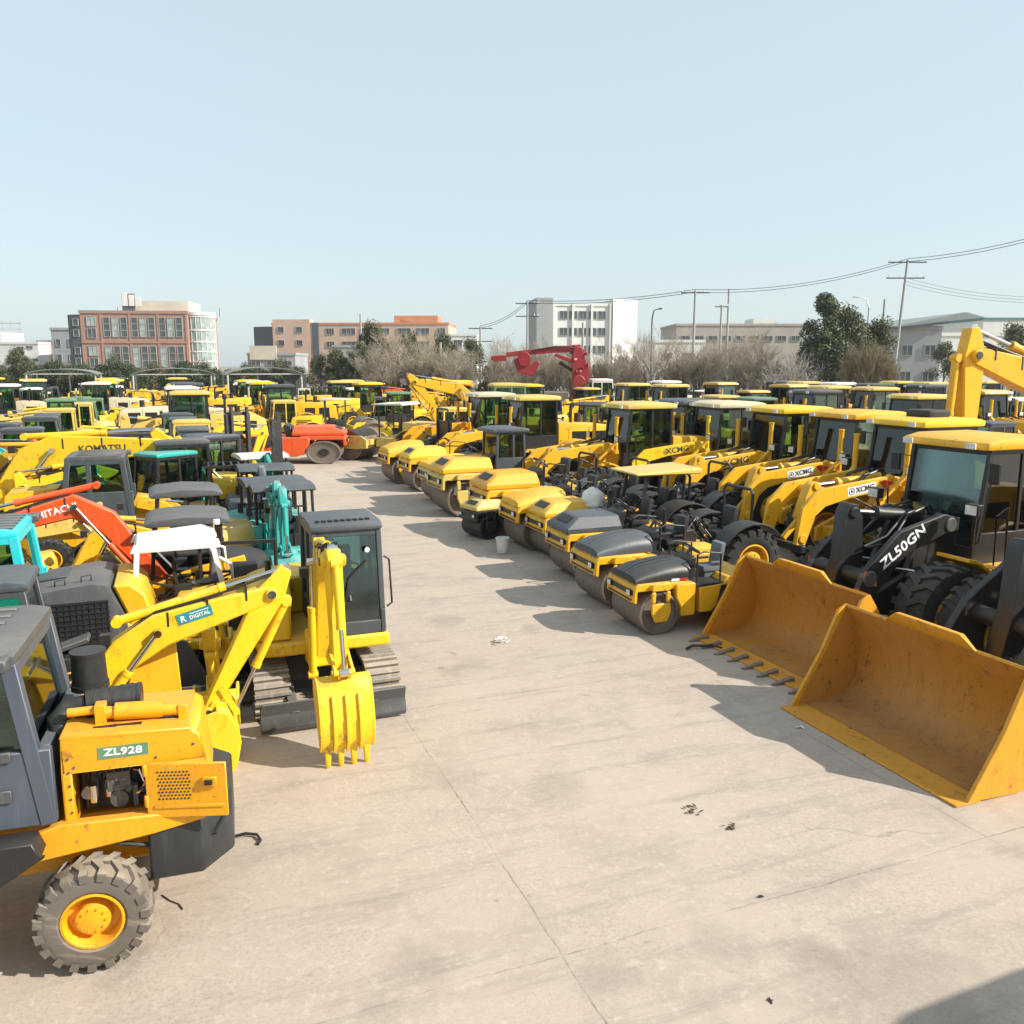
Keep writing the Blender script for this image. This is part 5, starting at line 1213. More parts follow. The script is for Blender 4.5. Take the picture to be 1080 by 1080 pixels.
# ------------------------------------------------------------------ trees
BARK = plain('bark', (.14, .11, .085), .9, var=.3); BARKP = plain('pale_bark', (.36, .33, .29), .9, var=.25); TWIG = plain('twig', (.37, .315, .24), .9, var=.3)
def leafm(name, a, bcol):
    m, nt, b = base(name, .6); tc = N(nt, 'ShaderNodeTexCoord'); n = N(nt, 'ShaderNodeTexNoise', Scale=.9, Detail=5); nt.links.new(tc.outputs['Object'], n.inputs['Vector'])
    nt.links.new(mixrgb(nt, mapr(nt, n.outputs[0], .35, .65), a, bcol), b.inputs['Base Color']); return m
LEAF = leafm('dark_leaf', (.030, .052, .018), (.075, .105, .03)); LEAF2 = leafm('olive_leaf', (.05, .065, .025), (.11, .115, .045)); LEAFY = leafm('dry_leaf', (.16, .125, .065), (.25, .20, .11))

def bare_tree_mesh(seed, h=8.5, levels=5, spread=.55, multi=3, m=TWIG, r0=.11, up=.25, kids=(3, 5), keep=True):
    r = random.Random(seed); tr, tw = MB(), MB()
    def grow(p, d, L, rad, lv):
        pts = [p]; dd = d.copy()
        for k in range(3):
            dd = (dd + Vector((r.gauss(0, .13), r.gauss(0, .13), r.gauss(up * .25, .1)))).normalized(); pts.append(pts[-1] + dd * L / 3)
        (tr if lv < 2 else tw).tube(pts, rad, 5 if lv < 2 else 3, rad * .55)
        if lv >= levels: return
        for k in range(r.randint(*kids)):
            f = r.uniform(.3, 1.0); i = min(2, int(f * 3)); q = pts[i].lerp(pts[i + 1], f * 3 - i)
            a = Vector((r.gauss(0, 1), r.gauss(0, 1), r.gauss(0, .5))).normalized()
            nd = (dd + a * spread * 1.25 + Vector((0, 0, up * .6))).normalized()
            grow(q, nd, L * r.uniform(.52, .78), max(.009, rad * .5), lv + 1)
    for k in range(multi):
        a = 2 * pi * k / multi + r.uniform(-.4, .4); t = r.uniform(.1, .4) if multi > 1 else .03
        grow(Vector((.15 * cos(a), .15 * sin(a), 0)), Vector((t * cos(a), t * sin(a), 1)).normalized(), h * r.uniform(.34, .44), r0, 0)
    return tr.mesh('trunk', BARK, smooth=60), tw.mesh('twigs', m, smooth=0)

def leafy_mesh(seed, h, rad, n=5200, m=LEAF, size=.20, base_z=.9, cone=.35, squash=1.0):
    r = random.Random(seed); cl = []
    H = h - base_z
    for k in range(46):
        f = r.random() ** .8; z = base_z + H * f
        prof = (1 - cone * f) * sin(pi * min(1, .18 + f * .85)) ** .6 if f < .97 else .2
        a = r.uniform(0, 2 * pi); q = rad * prof * sqrt(r.uniform(.15, 1)) * .85
        cl.append((Vector((q * cos(a), q * sin(a), z)), rad * r.uniform(.20, .38)))
    b = MB(); vs, fs = [], []
    for k in range(n):
        c, cr = cl[r.randrange(len(cl))]
        d = Vector((r.gauss(0, 1), r.gauss(0, 1), r.gauss(0, .8))).normalized(); p = c + d * cr * r.random() ** .35
        if p.z < .1: p.z = .1 + r.random() * .3
        u = Vector((r.gauss(0, 1), r.gauss(0, 1), r.gauss(0, .6))).normalized(); v = u.cross(d + Vector((r.gauss(0, .4),) * 3)).normalized(); s = size * r.uniform(.6, 1.3)
        i = len(vs); vs += [p - u * s * .5, p + v * s * .32, p + u * s * .5, p - v * s * .32]; fs.append((i, i + 1, i + 2, i + 3))
    b.add(vs, fs)
    me = bpy.data.meshes.new('crown'); me.from_pydata([tuple(v) for v in b.v], [], b.f); me.materials.append(m)
    t = MB(); t.tube([(0, 0, 0), (.05, .03, h * .3), (0, .05, h * .62), (.03, 0, h * .85)], h * .020 + .05, 8, .03)
    for k in range(9):
        c, cr = cl[k * 4]; t.tube([(0, 0, max(.4, c.z * .55)), tuple(c * .5 + Vector((0, 0, c.z * .3))), tuple(c)], .05, 5, .015)
    return t.mesh('trunk', BARK, smooth=60), me
TP = {}
def tree(kind, label, X, Y, s=1.0, rz=0, group=None, name='tree', z=0):
    if kind not in TP:
        if kind == 'bare_a': TP[kind] = bare_tree_mesh(3, 8.5, 5, .60, 3)
        elif kind == 'bare_b': TP[kind] = bare_tree_mesh(8, 7.6, 5, .66, 4)
        elif kind == 'bare_c': TP[kind] = bare_tree_mesh(21, 9.4, 5, .52, 2, r0=.14)
        elif kind == 'bare_d': TP[kind] = bare_tree_mesh(34, 6.4, 5, .70, 4, LEAFY, kids=(3, 5))
        elif kind == 'pale': TP[kind] = (lambda q: (q[0], q[1]))(bare_tree_mesh(5, 7.5, 4, .62, 4, BARKP, .13, .1))
        elif kind == 'willow': TP[kind] = bare_tree_mesh(13, 7.4, 5, .42, 4, LEAFY, up=.5)
        elif kind == 'big': TP[kind] = leafy_mesh(2, 10.6, 2.6, 17000, LEAF, .21, 1.0, .30)
        elif kind == 'round': TP[kind] = leafy_mesh(6, 8.0, 2.7, 14000, LEAF2, .20, .5, .1)
        elif kind == 'shrub': TP[kind] = leafy_mesh(9, 4.6, 2.3, 8500, LEAF, .19, .1, .0)
        elif kind == 'shrub2': TP[kind] = leafy_mesh(14, 5.0, 2.6, 8500, LEAF2, .19, .1, .0)
    t = thing(name, label, 'shrub' if name == 'shrub' else 'tree', (X, Y, z), R(0), group); t.rotation_euler = (0, 0, rz); t.scale = (s, s, s * (1 + .06 * sin(X * 3)))
    a, b = TP[kind]
    put('trunk', a, t); o = put('crown', b, t)
    if kind == 'pale': t.children[0].material_slots[0].link = 'OBJECT'; t.children[0].material_slots[0].material = BARKP
    return t
def XY(x, Y): return (x - 540) / FPX * (Y * CS + .3)
# ------------------------------------------------------------------ planting
gb, ge, gh = 'bare winter trees along the yard edge', 'evergreen trees at the yard edge', 'clipped evergreen shrubs behind the tents'
r2 = random.Random(5)
def lrow(n, f):
    for i in range(n): f(i)
SIDE = lambda x: 'left of the white gable' if x < 566 else 'before the white gable' if x < 690 else 'between white gable and tall green tree' if x < 850 else 'right of the tall green tree'
ORD = ['first', 'second', 'third', 'fourth', 'fifth', 'sixth', 'seventh', 'eighth', 'ninth', 'tenth', 'eleventh', 'twelfth', 'thirteenth', 'fourteenth', 'fifteenth', 'sixteenth', 'seventeenth', 'eighteenth', 'nineteenth', 'twentieth', 'twenty first', 'twenty second', 'twenty third', 'twenty fourth', 'twenty fifth', 'twenty sixth', 'twenty seventh', 'twenty eighth', 'twenty ninth', 'thirtieth', 'thirty first', 'thirty second', 'thirty third', 'thirty fourth', 'thirty fifth', 'thirty sixth']
# shrubs behind the tents
for i, x in enumerate(range(-14, 330, 15)):
    tree('shrub' if i % 3 else 'shrub2', 'dark clipped evergreen shrub behind the grey tents, %s along the hedge from the left' % ORD[i], XY(x + r2.uniform(-3, 3), 103), 103 + r2.uniform(-1, 1), r2.uniform(.88, 1.06), r2.uniform(0, 6), gh, 'shrub')
tree('round', 'olive green tree taller than the hedge at the left edge', XY(22, 101), 101, .80, 1, ge)
for i, (x, Y, s, k) in enumerate(((338, 98, .72, 'round'), (357, 97, .80, 'round'), (375, 96, .78, 'round'), (392, 99, 1.05, 'round'), (412, 97, .86, 'round'), (433, 99, .96, 'round'), (470, 96, .94, 'round'), (497, 94, .92, 'round'), (520, 92, .62, 'round'))):
    tree(k, 'rounded dark green tree beyond the middle of the yard, %s from the left' % ORD[i], XY(x, Y), Y, s, i * 1.3, ge)
bare = [(398, 92, 1.0), (412, 90, 1.0), (426, 92, 1.12), (441, 90, 1.05), (455, 91, 1.1), (469, 89, 1.0), (484, 90, .95), (524, 88, .92), (538, 86, .95), (553, 88, .92), (568, 86, .98), (583, 88, .92), (598, 86, .95), (614, 87, .9), (629, 84, .98), (643, 86, .92), (657, 83, 1.0), (671, 84, .94), (686, 82, .98), (700, 83, .98), (714, 80, 1.02), (728, 81, .98), (742, 80, 1.05), (756, 79, 1.0), (771, 80, 1.06), (785, 78, 1.0), (800, 79, 1.0), (815, 76, .95), (830, 78, .96)]
for i, (x, Y, s) in enumerate([q for n_, q in enumerate(bare) if not (q[0] > 590 and n_ % 4 == 3)]):
    tree(['bare_a', 'bare_b', 'bare_c', 'bare_b', 'bare_d'][i % 5], 'leafless tree %s, %s bare tree from the left' % (SIDE(x), ORD[i]), XY(x, Y), Y, s, i * 2.1, gb)
tree('pale', 'pale barked bare tree with fanned white branches left of the tall green tree', XY(838, 72), 72, .92, 0, gb)
tree('big', 'tallest dense dark green tree, right of the middle', XY(866, 75), 75, 1.02, 2, ge)
tree('round', 'dark green tree close behind the tallest one, on its right', XY(890, 77), 77, 1.1, 2, ge)
tree('round', 'dense green tree crown behind the brown weeping tree', XY(921, 80), 80, 1.04, 4, ge)
tree('willow', 'straw coloured weeping bare tree right of the tallest green tree', XY(904, 72), 72, 1.0, 0, gb); tree('willow', 'second straw coloured weeping bare tree, nearer the power pole', XY(930, 71), 71, .92, 2, gb)
tree('round', 'small dark green tree in front of the white workshop', XY(995, 105), 105, .86, 0, ge)
tree('round', 'broad dark green tree at the right edge behind the tall excavator', XY(1068, 92), 92, 1.05, 1, ge)

# ------------------------------------------------------------------ poles, lamps, wires
POLE = plain('concrete_pole', (.34, .33, .31), .8); LAMPG = plain('lamp_post_metal', (.05, .055, .06), .5); WIREM = plain('wire', (.06, .06, .065), .6)
def pole(label, x, Y, h, lean=0, arms=2, w=1.6):
    t = thing('power_pole', label, 'power pole', (XY(x, Y), Y, 0))
    MB().cyl((0, 0, 0), (lean * h, 0, h), .19, .12, n=10).build('pole', POLE, t)
    for k in range(arms):
        z = h - .25 - 1.6 * k; xx = lean * z
        b = MB(); b.box(xx - w / 2, xx + w / 2, -.06, .06, z - .06, z + .06); c = b.build('cross_arm', LAMPG, t, smooth=0)
        q = MB()
        for u in (-.45, -.15, .3, .47): q.cyl((xx + u * w, 0, z + .06), (xx + u * w, 0, z + .34), .05, n=6)
        q.build('insulator', WHITEW, c)
    return Vector((XY(x, Y) + lean * h, Y, h))
pa = pole('tall concrete power pole with two crossarms, right of the green trees', 940, 92, 15.4, .05, 2, 4.0)
pb = pole('concrete power pole with one crossarm behind bare trees left of the green tree', 730, 98, 12.8, .0, 1, 3.2)
pc = pole('white power pole beside the red crane, with a small crossarm', 507, 110, 9.4, 0, 2, 3.0)
pd = pole('power pole close to the left corner of the white building', 556, 112, 12.6, 0, 2, 3.0)
pe = pole('slim grey pole in front of the white four storey building', 614, 104, 9.6, 0, 0)
pf = pole('thin bare mast between the crossarm pole and the tall green tree', 765, 110, 14.0, 0, 0)
pg = pole('short slim mast left of the thin tall mast', 758, 106, 11.8, 0, 1, 1.6)
ph = pole('slim white pole standing before the peach block', 382, 120, 11.5, 0, 0); pi_ = pole('slim pole before the peach block, right of the slim white pole', 390, 121, 11.0, 0, 0)
pj = pole('short grey pole among bare trees left of the red crane', 465, 92, 7.0, 0, 0)
pk = pole('thin mast just left of the tall concrete power pole', 927, 100, 12.0, 0, 0)
def lamp(label, x, Y, h, arm, m=LAMPG):
    t = thing('street_lamp', label, 'street lamp', (XY(x, Y), Y, 0))
    MB().tube([(0, 0, 0), (0, 0, h * .9), (arm * .25, 0, h * .985), (arm, 0, h)], .10, 8, .05).build('lamp_post', m, t)
    MB().box(min(arm, arm * 1.5) , max(arm, arm * 1.5), -.16, .16, h - .06, h + .10).build('lamp_head', m, t, bevel=.02)
lamp('dark street lamp with a short curved head right of the white building', 686, 95, 10.6, .7)
lamp('pale street lamp with its head turned left above the green tree', 911, 105, 12.6, -1.3, POSTM)
def wire(label, a, b, sag, r=.035, gap=.5, n=2):
    t = thing('power_line', label, 'power line', (0, 0, 0))
    for k in range(n):
        o = Vector((0, (k - .5) * gap, -k * .25))
        MB().tube([a.lerp(b, i / 16) + o - Vector((0, 0, sag * 4 * (i / 16) * (1 - i / 16))) for i in range(17)], r, 4).build('cable', WIREM, t)
top = Vector((0, 0, .1))
far_r = Vector((XY(1130, 70), 70, 15.8))
wire('overhead cables from the tall pole to the right edge of the sky', pa + top, far_r, .5, .028)
wire('overhead cables from the crossarm pole to the tall concrete pole', pb + top, pa + top, 1.0, .028)
wire('overhead cables from the pole by the white building to the crossarm pole', pd + top, pb + top, .5, .035)
wire('overhead cables between the two poles left of the white building', pc + top, pd + top, .6, .03)
wire('lower sagging cables from the tall pole down to the right', pa - Vector((0, 0, 1.9)), Vector((XY(1130, 95), 95, 12.0)), .8, .018, .5, 3)

# ------------------------------------------------------------------ small things on the concrete
def flat_bits(name, label, cat, x, y, m, n, spread, size, h=.01, seed=1, group=None, shape='leaf'):
    r = random.Random(seed); p = at(x, y); b = MB()
    for k in range(n):
        c = Vector((r.gauss(0, spread), r.gauss(0, spread), h * r.uniform(.3, 1.5))); a = r.uniform(0, 6.3); s = size * r.uniform(.5, 1.2)
        u = Vector((cos(a), sin(a), r.uniform(-.2, .3))) * s; v = Vector((-sin(a), cos(a), r.uniform(-.3, .3))) * s * .45
        q = Vector((0, 0, .004)); pts = [c - u, c + v, c + u, c - v]
        pts = [Vector((w_.x, w_.y, max(.003, w_.z))) for w_ in pts]; b.hexa(pts + [w_ + q for w_ in pts])
    o = b.build(name, m, None, smooth=0, loc=(p.x, p.y, .0)); tag(o, label, cat, group); return o
DRYL = plain('dry_leaf_litter', (.10, .08, .05), .9, var=.4); PAPER = plain('paper', (.62, .60, .55), .8, var=.1); OILY = plain('black_scrap', (.03, .028, .026), .7)
flat_bits('paper_scrap', 'crumpled white paper scrap lying on the open concrete lane', 'litter', 527, 677, PAPER, 7, .07, .10, .05, 3)
flat_bits('leaf_clump', 'small brown leaf clump on concrete, nearer the loader bucket', 'litter', 732, 856, DRYL, 14, .045, .036, .012, 4)
flat_bits('leaf_clump', 'small dark leaf clump on concrete, the nearer one to the lower edge', 'litter', 772, 873, DRYL, 12, .035, .034, .012, 5)
flat_bits('paper_scrap', 'tiny white paper scrap in the shadow before the near bucket', 'litter', 845, 767, PAPER, 3, .03, .05, .015, 6)
flat_bits('rubber_scrap', 'tiny black scrap on the slab joint in the foreground', 'litter', 802, 947, OILY, 3, .015, .03, .01, 7)
flat_bits('rubber_scrap', 'dark chip on concrete close to the lower edge of the photo', 'litter', 812, 1058, OILY, 3, .015, .03, .01, 8)
p = at(262, 886)
tag(MB().tube([(-.16, .03, .02), (-.05, .07, .03), (.07, .05, .03), (.13, -.03, .02), (.12, -.10, .015)], .014, 7).build('hose_piece', BLACKP, None, loc=(p.x, p.y, 0)), 'curved black hose piece on the ground behind the small loader', 'hose')
p = at(178, 952)
tag(MB().tube([(-.10, .10, .008), (.0, .02, .008), (.10, -.03, .008), (.16, -.10, .008)], .005, 5).build('wire_piece', BLACKP, None, loc=(p.x, p.y, 0)), 'thin bent wire on the ground by the dusty rear tyre', 'wire')
p = at(740, 686)
for k, (dx, dy) in enumerate(((0, 0),)):
    tag(MB().tube([(-.25, .0, .03), (-.12, .10, .05), (.05, .06, .06), (.2, .12, .05), (.34, .02, .03)], .022, 6).build('rope_piece', DARK, None, loc=(p.x, p.y, 0)), 'loose dark rope lying at the tip of the toothed bucket', 'rope')
p = at(530, 583); t = thing('paint_pail', 'white paint pail standing beside the rubber tyred roller', 'pail', p)
MB().lathe([(.001, .01), (.13, .01), (.16, .36), (.175, .36), (.175, .39), (.15, .39), (.13, .05), (.001, .05)], n=22, axis='z').build('pail_body', WHITE, t)
MB().tube([(.17 * cos(R(a)), .17 * sin(R(a)), .36 - .12 * abs(sin(R(a)))) for a in range(0, 181, 20)], .006, 5).build('pail_handle', DARK, t)

# ------------------------------------------------------------------ the near machines
# right hand row: bucket loaders
def with_front(x1, y1, x2, y2, reach=5.0, heading=HN):
    a, b = at(x1, y1), at(x2, y2); c = (a + b) / 2; h = R(heading)
    return c - Vector((cos(h), sin(h), 0)) * reach
LA = with_front(828, 747, 1015, 853)
loader('black armed wheel loader with plain edged amber bucket nearest the camera', LA, 201.2, DARK, AMBER, DARK, AMBER, 'plain', False, ('ZL50GN', .22), LWHITE, group='wheel loaders with buckets on the ground', rim=PALEY, chevrons=True, reach=5.0)
nb = Vector((.361, -.932, 0))
LB = at(735, 672) - nb * -1.42 - Vector((cos(R(202)), sin(R(202)), 0)) * 4.4
loader('black armed wheel loader with toothed amber bucket behind the plain edged bucket', LB, 202, DARK, AMBER, DARK, AMBER, 'teeth', False, ('ZL50GN', .24), LWHITE, group='wheel loaders with buckets on the ground', rim=PALEY, gl=GLASSB, chevrons=True, ac=False)
# an unseen loader, added further down, throws the shadow in the lower right corner
# second rank: yellow loaders without buckets, located by their cab roofs
def by_roof(x, y, h, back=.1, heading=HN):
    a = at(x, y, h); k = R(heading); return a + Vector((cos(k), sin(k), 0)) * back
g2 = 'yellow wheel loaders without buckets'
SPECS = [
    ((968, 441, 3.42), 200, AMBER, True, 'amber wheel loader without bucket, white and red badge on its arm, beside the toothed loader'),
    ((900, 434, 3.42), 199, AMBER, True, 'amber wheel loader without bucket, white badge on arm, second from the toothed loader'),
    ((827, 429, 3.42), 200, AMBER, False, 'amber wheel loader without bucket, dark letters on its arm, bright yellow roof'),
    ((762, 424, 3.42), 199, LEMON, False, 'lemon yellow wheel loader without bucket, dark letters on its arm, cream roof'),
]
for i, (p_, hd_, col, pan, lab) in enumerate(SPECS):
    loader(lab, by_roof(*p_, back=0, heading=hd_), hd_, col, col, DARK, [LEMON, AMBER, LEMON, CREAM][i], None, True, None if pan else ('XCMG', .24), LDARK, pan, group=g2, rim=col, ac=(i == 0))
PROT = {}
def proto(key, fn, label, loc, hd, group=None, cmap=None, skip=()):
    if key not in PROT:
        o = fn(label, loc, hd); PROT[key] = o
        if group: o['group'] = group
        return o
    src = PROT[key]; c = copy_tree(src, None, cmap, skip)
    c.location = (loc[0], loc[1], 0); c.rotation_euler = (0, 0, R(hd)); c['label'] = label
    if group: c['group'] = group
    elif 'group' in c: del c['group']
    THINGS.append(c); return c

# rollers along the lane
g3 = 'road rollers along the lane'
def roller_at(x, y, fn_kwargs, label, s=1.0, hd=200):
    """x, y = pixel where the front drum meets the ground at its middle"""
    a = at(x, y); k = R(hd); s *= .9; a = at(x + 7, y); loc = a - Vector((cos(k), sin(k), 0)) * .85 * s
    return tandem(label, loc, hd, s, **fn_kwargs, group=g3)
R1 = roller_at(672, 660, dict(hood=CHAR, body=AMBER, rtext='LMR303G', seatm=GREYSEAT, bars='low'), 'small tandem roller with dark ribbed hood next to the toothed bucket', 1.0, 199)
roller_at(633, 633, dict(hood=SLATE, body=AMBER, bars='low'), 'tandem roller with rounded slate hood and yellow side, second from the bucket', 1.12, 200)
roller_at(603, 606, dict(hood=SLATE, body=AMBER, shape='edge', bars='none'), 'tandem roller with angular slate grey hood, third from the bucket', 1.14, 200)
roller_at(578, 585, dict(hood=AMBER, body=AMBER, shape='edge', bars='none'), 'tandem roller with angular yellow hood beside the grey hooded one', 1.12, 201)
roller_at(551, 575, dict(hood=AMBER, body=AMBER, shape='round', bars='low'), 'tandem roller with smooth rounded yellow hood and dark slot', 1.22, 201)
roller_at(520, 560, dict(hood=ORANGEY, body=AMBER, shape='edge', wheels=True, bars='low'), 'big yellow hooded roller right behind the white pail', 1.38, 202)
roller_at(500, 566, dict(hood=PALEY, body=DARK, shape='edge', bars='low', seatm=GREYSEAT, drum_m=DARK), 'narrow dusty roller with grey seat left of the white pail', .85, 215)
roller_at(474, 541, dict(hood=AMBER, body=PALEY, shape='edge', cabm=SLATE, bars='none'), 'long yellow hooded roller carrying a slate grey cab', 1.45, 203)
roller_at(458, 528, dict(hood=LEMON, body=PALEY, shape='round', bars='none'), 'roller with bright lemon rounded hood in the lane row', 1.3, 203)
roller_at(436, 516, dict(hood=LEMON, body=AMBER, shape='edge', bars='low'), 'roller with lemon angular hood and black lower body', 1.3, 204)
roller_at(414, 508, dict(hood=AMBER, body=AMBER, shape='round', bars='rops', panel=BLACKP), 'yellow roller with a dark hoop bar and black panel at the lane end', 1.35, 204)

# near left machines
compact_loader('small orange yellow loader seen from behind with open engine door and dusty tyre', (-3.47, 6.73), 198)
BOOMA = R(21.5)
hv0 = Vector((cos(BOOMA), sin(BOOMA), 0))
ex2 = Vector((-3.39, 9.37, 0)) + Vector((cos(BOOMA), sin(BOOMA), 0)) * (-1.535 - 1.09)
EX2 = excavator('lemon excavator with a teal name plate on its boom, bucket tucked by the orange hood', ex2 + hv0 * .02, 21.5, .95, LEMON, a1=46, a2=14, L1=1.13, L2=1.52, stick=-120, L3=1.6, bk=32, by=0, sign=(None, 'DIGITAL'), cabm=SLATE, blade=False, bw=.62, bks=.86, group='excavators', fz=.93)
bl = (at(277, 778) + at(427, 755)) / 2
k = R(-68.5); fwd = Vector((cos(k), sin(k), 0))
EX3 = excavator('lemon excavator facing the camera with grey cab, dozer blade and ribbed bucket down', bl - fwd * 1.62, -68.5, 1.0, LEMON, a1=80, a2=12, L1=1.33, L2=.78, stick=-79, L3=1.40, bk=2, by=-.06, bks=.86, cabm=SLATE, roof=SLATE, bw=.60, gl=GLASSB, fx=1.2, fz=.85, group='excavators', stick_back=.15)
grey_hood_machine('grey machine with sloping hood, mesh grille and amber end behind the small loader', at(60, 626, 1.6) + Vector((-.35, .55, 0)), 21.5)
MB().prism([(1.55, .45), (1.62, .95), (1.78, 1.42), (2.18, 1.46), (2.22, .55), (2.05, .42), (1.85, .55)], .22, .27).build('side_panel', AMBER, EX2, bevel=.01)
cv = MB()
for i in range(9): cv.box(.62, .70, -.02 + i * .085, .03 + i * .085, 2.515, 2.535)
cv.build('roof_vent', BLACKP, EX3, smooth=0)
MB().cyl((.905, .62, 2.14), (.915, .62, 2.14), .035, n=14).build('round_sticker', LWHITE, EX3)
cv = MB()
cv.tube([(.99, .30, 1.42), (.88, .36, 1.75), (.84, .62, 1.98)], .012, 5); cv.tube([(1.0, .28, 1.45), (1.0, .12, 1.6)], .01, 5); cv.build('wiper', DARK, EX3)
for o_, m_, x_ in ((R1, LWHITE, 0), (R1, LRED, -.16)): MB().box((.42 + x_) * .9, (.60 + x_) * .9, .60 * .9, .606 * .9, .93, .975).build('sticker', m_, o_)
# ------------------------------------------------------------------ left hand side, middle distance
gx = 'excavators'
def ABp(a, b): return D * a + E * b
def hv(h): return Vector((cos(R(h)), sin(R(h)), 0))
o = compact_loader('small loader with bright cyan cab and cream body at the left edge', at(28, 552, 2.5) - hv(21.5) * 1.55, 21.5, PALEY, CYAN, None, False, RUBBER)
o = compact_loader('dusty amber wheel loader with slate cab, its right side to the camera', at(55, 612) + hv(111.5) * .95, 21.5, AMBER, SLATE, None, False, RUBBER); o.scale = (1.04,) * 3
M3 = at(200, 538, 2.2); excavator('orange excavator with slate canopy, its long orange boom reaching left', M3 + hv(21.5) * .0, 201, .90, DARK, boom=ORANGE, kind='canopy', cabm=DARK, roof=GREYP, a1=54, a2=-14, L1=2.0, L2=1.9, stick=-95, text=('HITACHI', .15), text_m=LWHITE, text_k=.27, weight=ORANGE, by=.45, fx=.45, fz=1.15, group=gx)
o = skid_loader('white framed track loader with open cab and amber body', at(190, 556, 2.2), 203); o.scale = (.98,) * 3
excavator('small excavator under a rounded grey canopy, yellow covers below', at(197, 512, 2.24), 203, .92, PALEY, kind='canopy', cabm=DARK, roof=GREYP, a1=50, a2=-10, stick=-110, group=gx)
excavator('teal excavator with a big teal cab and black windscreen', at(160, 480, 2.35) + Vector((.2, .3, 0)), 238, .98, TEAL, cabm=DARK, roof=TEAL, a1=50, a2=-15, stick=-110, gl=GLASSB, by=-.3, group=gx)
excavator('dark cabbed excavator behind the teal cab', at(200, 462, 2.7), 205, 1.08, LEMON, cabm=DARK, roof=GREYP, a1=48, a2=-10, stick=-105, group=gx)
excavator('dark cabbed excavator with a pale roof strip left of the lemon forklift', at(222, 458, 2.6), 230, 1.05, AMBER, cabm=DARK, roof=SLATE, a1=55, a2=-18, stick=-100, group=gx)
forklift('lemon forklift with tall rusty mast between the dark cabs and the teal row', at(238, 492, 1.6), -40); forklift('faded forklift with a dark mast behind the grey canopies', at(212, 505, 1.9) + Vector((.7, 1.2, 0)), 20, PALEY)
# the row along the left edge of the lane, facing the camera
gt = 'small excavators lined up along the left edge of the lane'
teal_kw = dict(kind='canopy', cabm=DARK, roof=SLATE, a1=78, a2=10, L1=1.2, L2=.7, stick=-88, L3=1.2, bk=10)
excavator('teal excavator under slate canopy, nearest of the lane row behind the grey cab', at(288, 509, 2.15), -66, .88, TEAL, boom=TEAL, weight=LEMON, group=gt, **teal_kw)
def ex_teal(label, loc, hd): return excavator(label, loc, hd, .9, TEAL, group=gt, **teal_kw)
excavator('low lemon excavator folded between the grey cab and white framed loader', ABp(13.0, .6), -75, .85, LEMON, kind='posts', cabm=DARK, roof=GREYP, a1=40, a2=-5, L1=.9, L2=.9, stick=-120, L3=1.0, group=gx)
for i, (x, y, hd, cm, lab) in enumerate((
        (279, 494, -64, {}, 'teal excavator under slate canopy, second of the lane row'),
        (272, 481, -68, {'teal_paint': BLUEG}, 'blue grey excavator under slate canopy, third of the lane row'),
        (268, 470, -60, {'teal_paint': TEAL, 'slate_paint': WHITE}, 'teal excavator under white canopy, last of the lane row'))):
    if i == 0: t0 = ex_teal(lab, at(x, y, 2.4), hd)
    else:
        c = copy_tree(t0, None, cm); q = at(x, y, 2.4); c.location = (q.x, q.y, 0); c.rotation_euler = (0, 0, R(hd)); c['label'] = lab; THINGS.append(c)
# big booms over the left row
def boom_at(x, y, Y, reach, hd, label, s, col, **kw):
    """place so that the boom head stands near photo column x at distance Y"""
    P = Vector((XY(x, Y), Y, 0)); return excavator(label, P - hv(hd) * reach, hd, s, col, group=gx, **kw)
boom_at(118, 455, 21.5, 4.4, 12, 'big lemon excavator whose straight boom with dark lettering crosses the left edge', 1.45, LEMON, a1=50, a2=1, L1=1.0, L2=2.1, stick=-50, L3=1.5, text=('KOMATSU', .24), by=.2, blade=False, tm=1.25)
boom_at(70, 492, 22.0, 3.6, 12, 'amber excavator with a curved boom behind the slate loader cab', 1.2, AMBER, a1=60, a2=-3, L1=1.1, L2=1.6, stick=-70, by=.1, blade=False)
boom_at(30, 476, 22.5, 2.9, 201, 'teal excavator with slender teal boom arched behind the slate loader cab', 1.15, TEAL, a1=55, a2=6, L1=1.1, L2=1.4, stick=-130, cabm=GREYP, roof=GREYP, blade=False, tm=.7)
boom_at(10, 480, 23.0, 3.4, 10, 'orange excavator with only its boom end showing at the left edge', 1.2, ORANGE, a1=60, a2=-3, stick=-60, blade=False)
boom_at(146, 528, 15.4, 2.3, 30, 'amber excavator with its arched stick before the teal cab', .95, AMBER, a1=55, a2=-12, L1=1.0, L2=1.1, stick=-70, L3=1.0, blade=False, kind='posts', cabm=DARK)
# machines closing the end of the lane
o = tandem('big orange tandem roller lying across the far end of the lane', at(304, 489) + Vector((0, .6, 0)), 6, 1.62, ORANGE, ORANGE, 'edge', 'none', seatm=SEATM, group=g3, yoke=False); o.scale = (1.2, 1, .80)
MB().prism([(-1.9, .62), (-1.75, 1.55), (-.6, 1.62), (.55, 1.55), (.62, .62), (.3, .45), (-1.6, .45)], -1.06, 1.06).build('side_body', ORANGE, o, bevel=.04)
MB().box(-2.0, -1.0, -.95, .95, 2.05, 2.15).build('canopy_roof', WHITE, o, bevel=.03)
for y in (-.85, .85): MB().beam((-1.5, y, 1.5), (-1.5, y, 2.06), .06, .06).build('canopy_post', DARK, o)
drum_roller('faded amber single drum roller right of the orange tandem roller', at(392, 490) + Vector((.6, 2.2, 0)), 160, PALEY, 'canopy', WHITE, group=g3)
drum_roller('lemon drum roller standing behind the orange tandem roller', at(352, 478) + Vector((0, 2.5, 0)), 10, LEMON, 'canopy', CREAM, group=g3, frame=SLATE)
P2 = Vector((XY(433, 45), 45, 0))
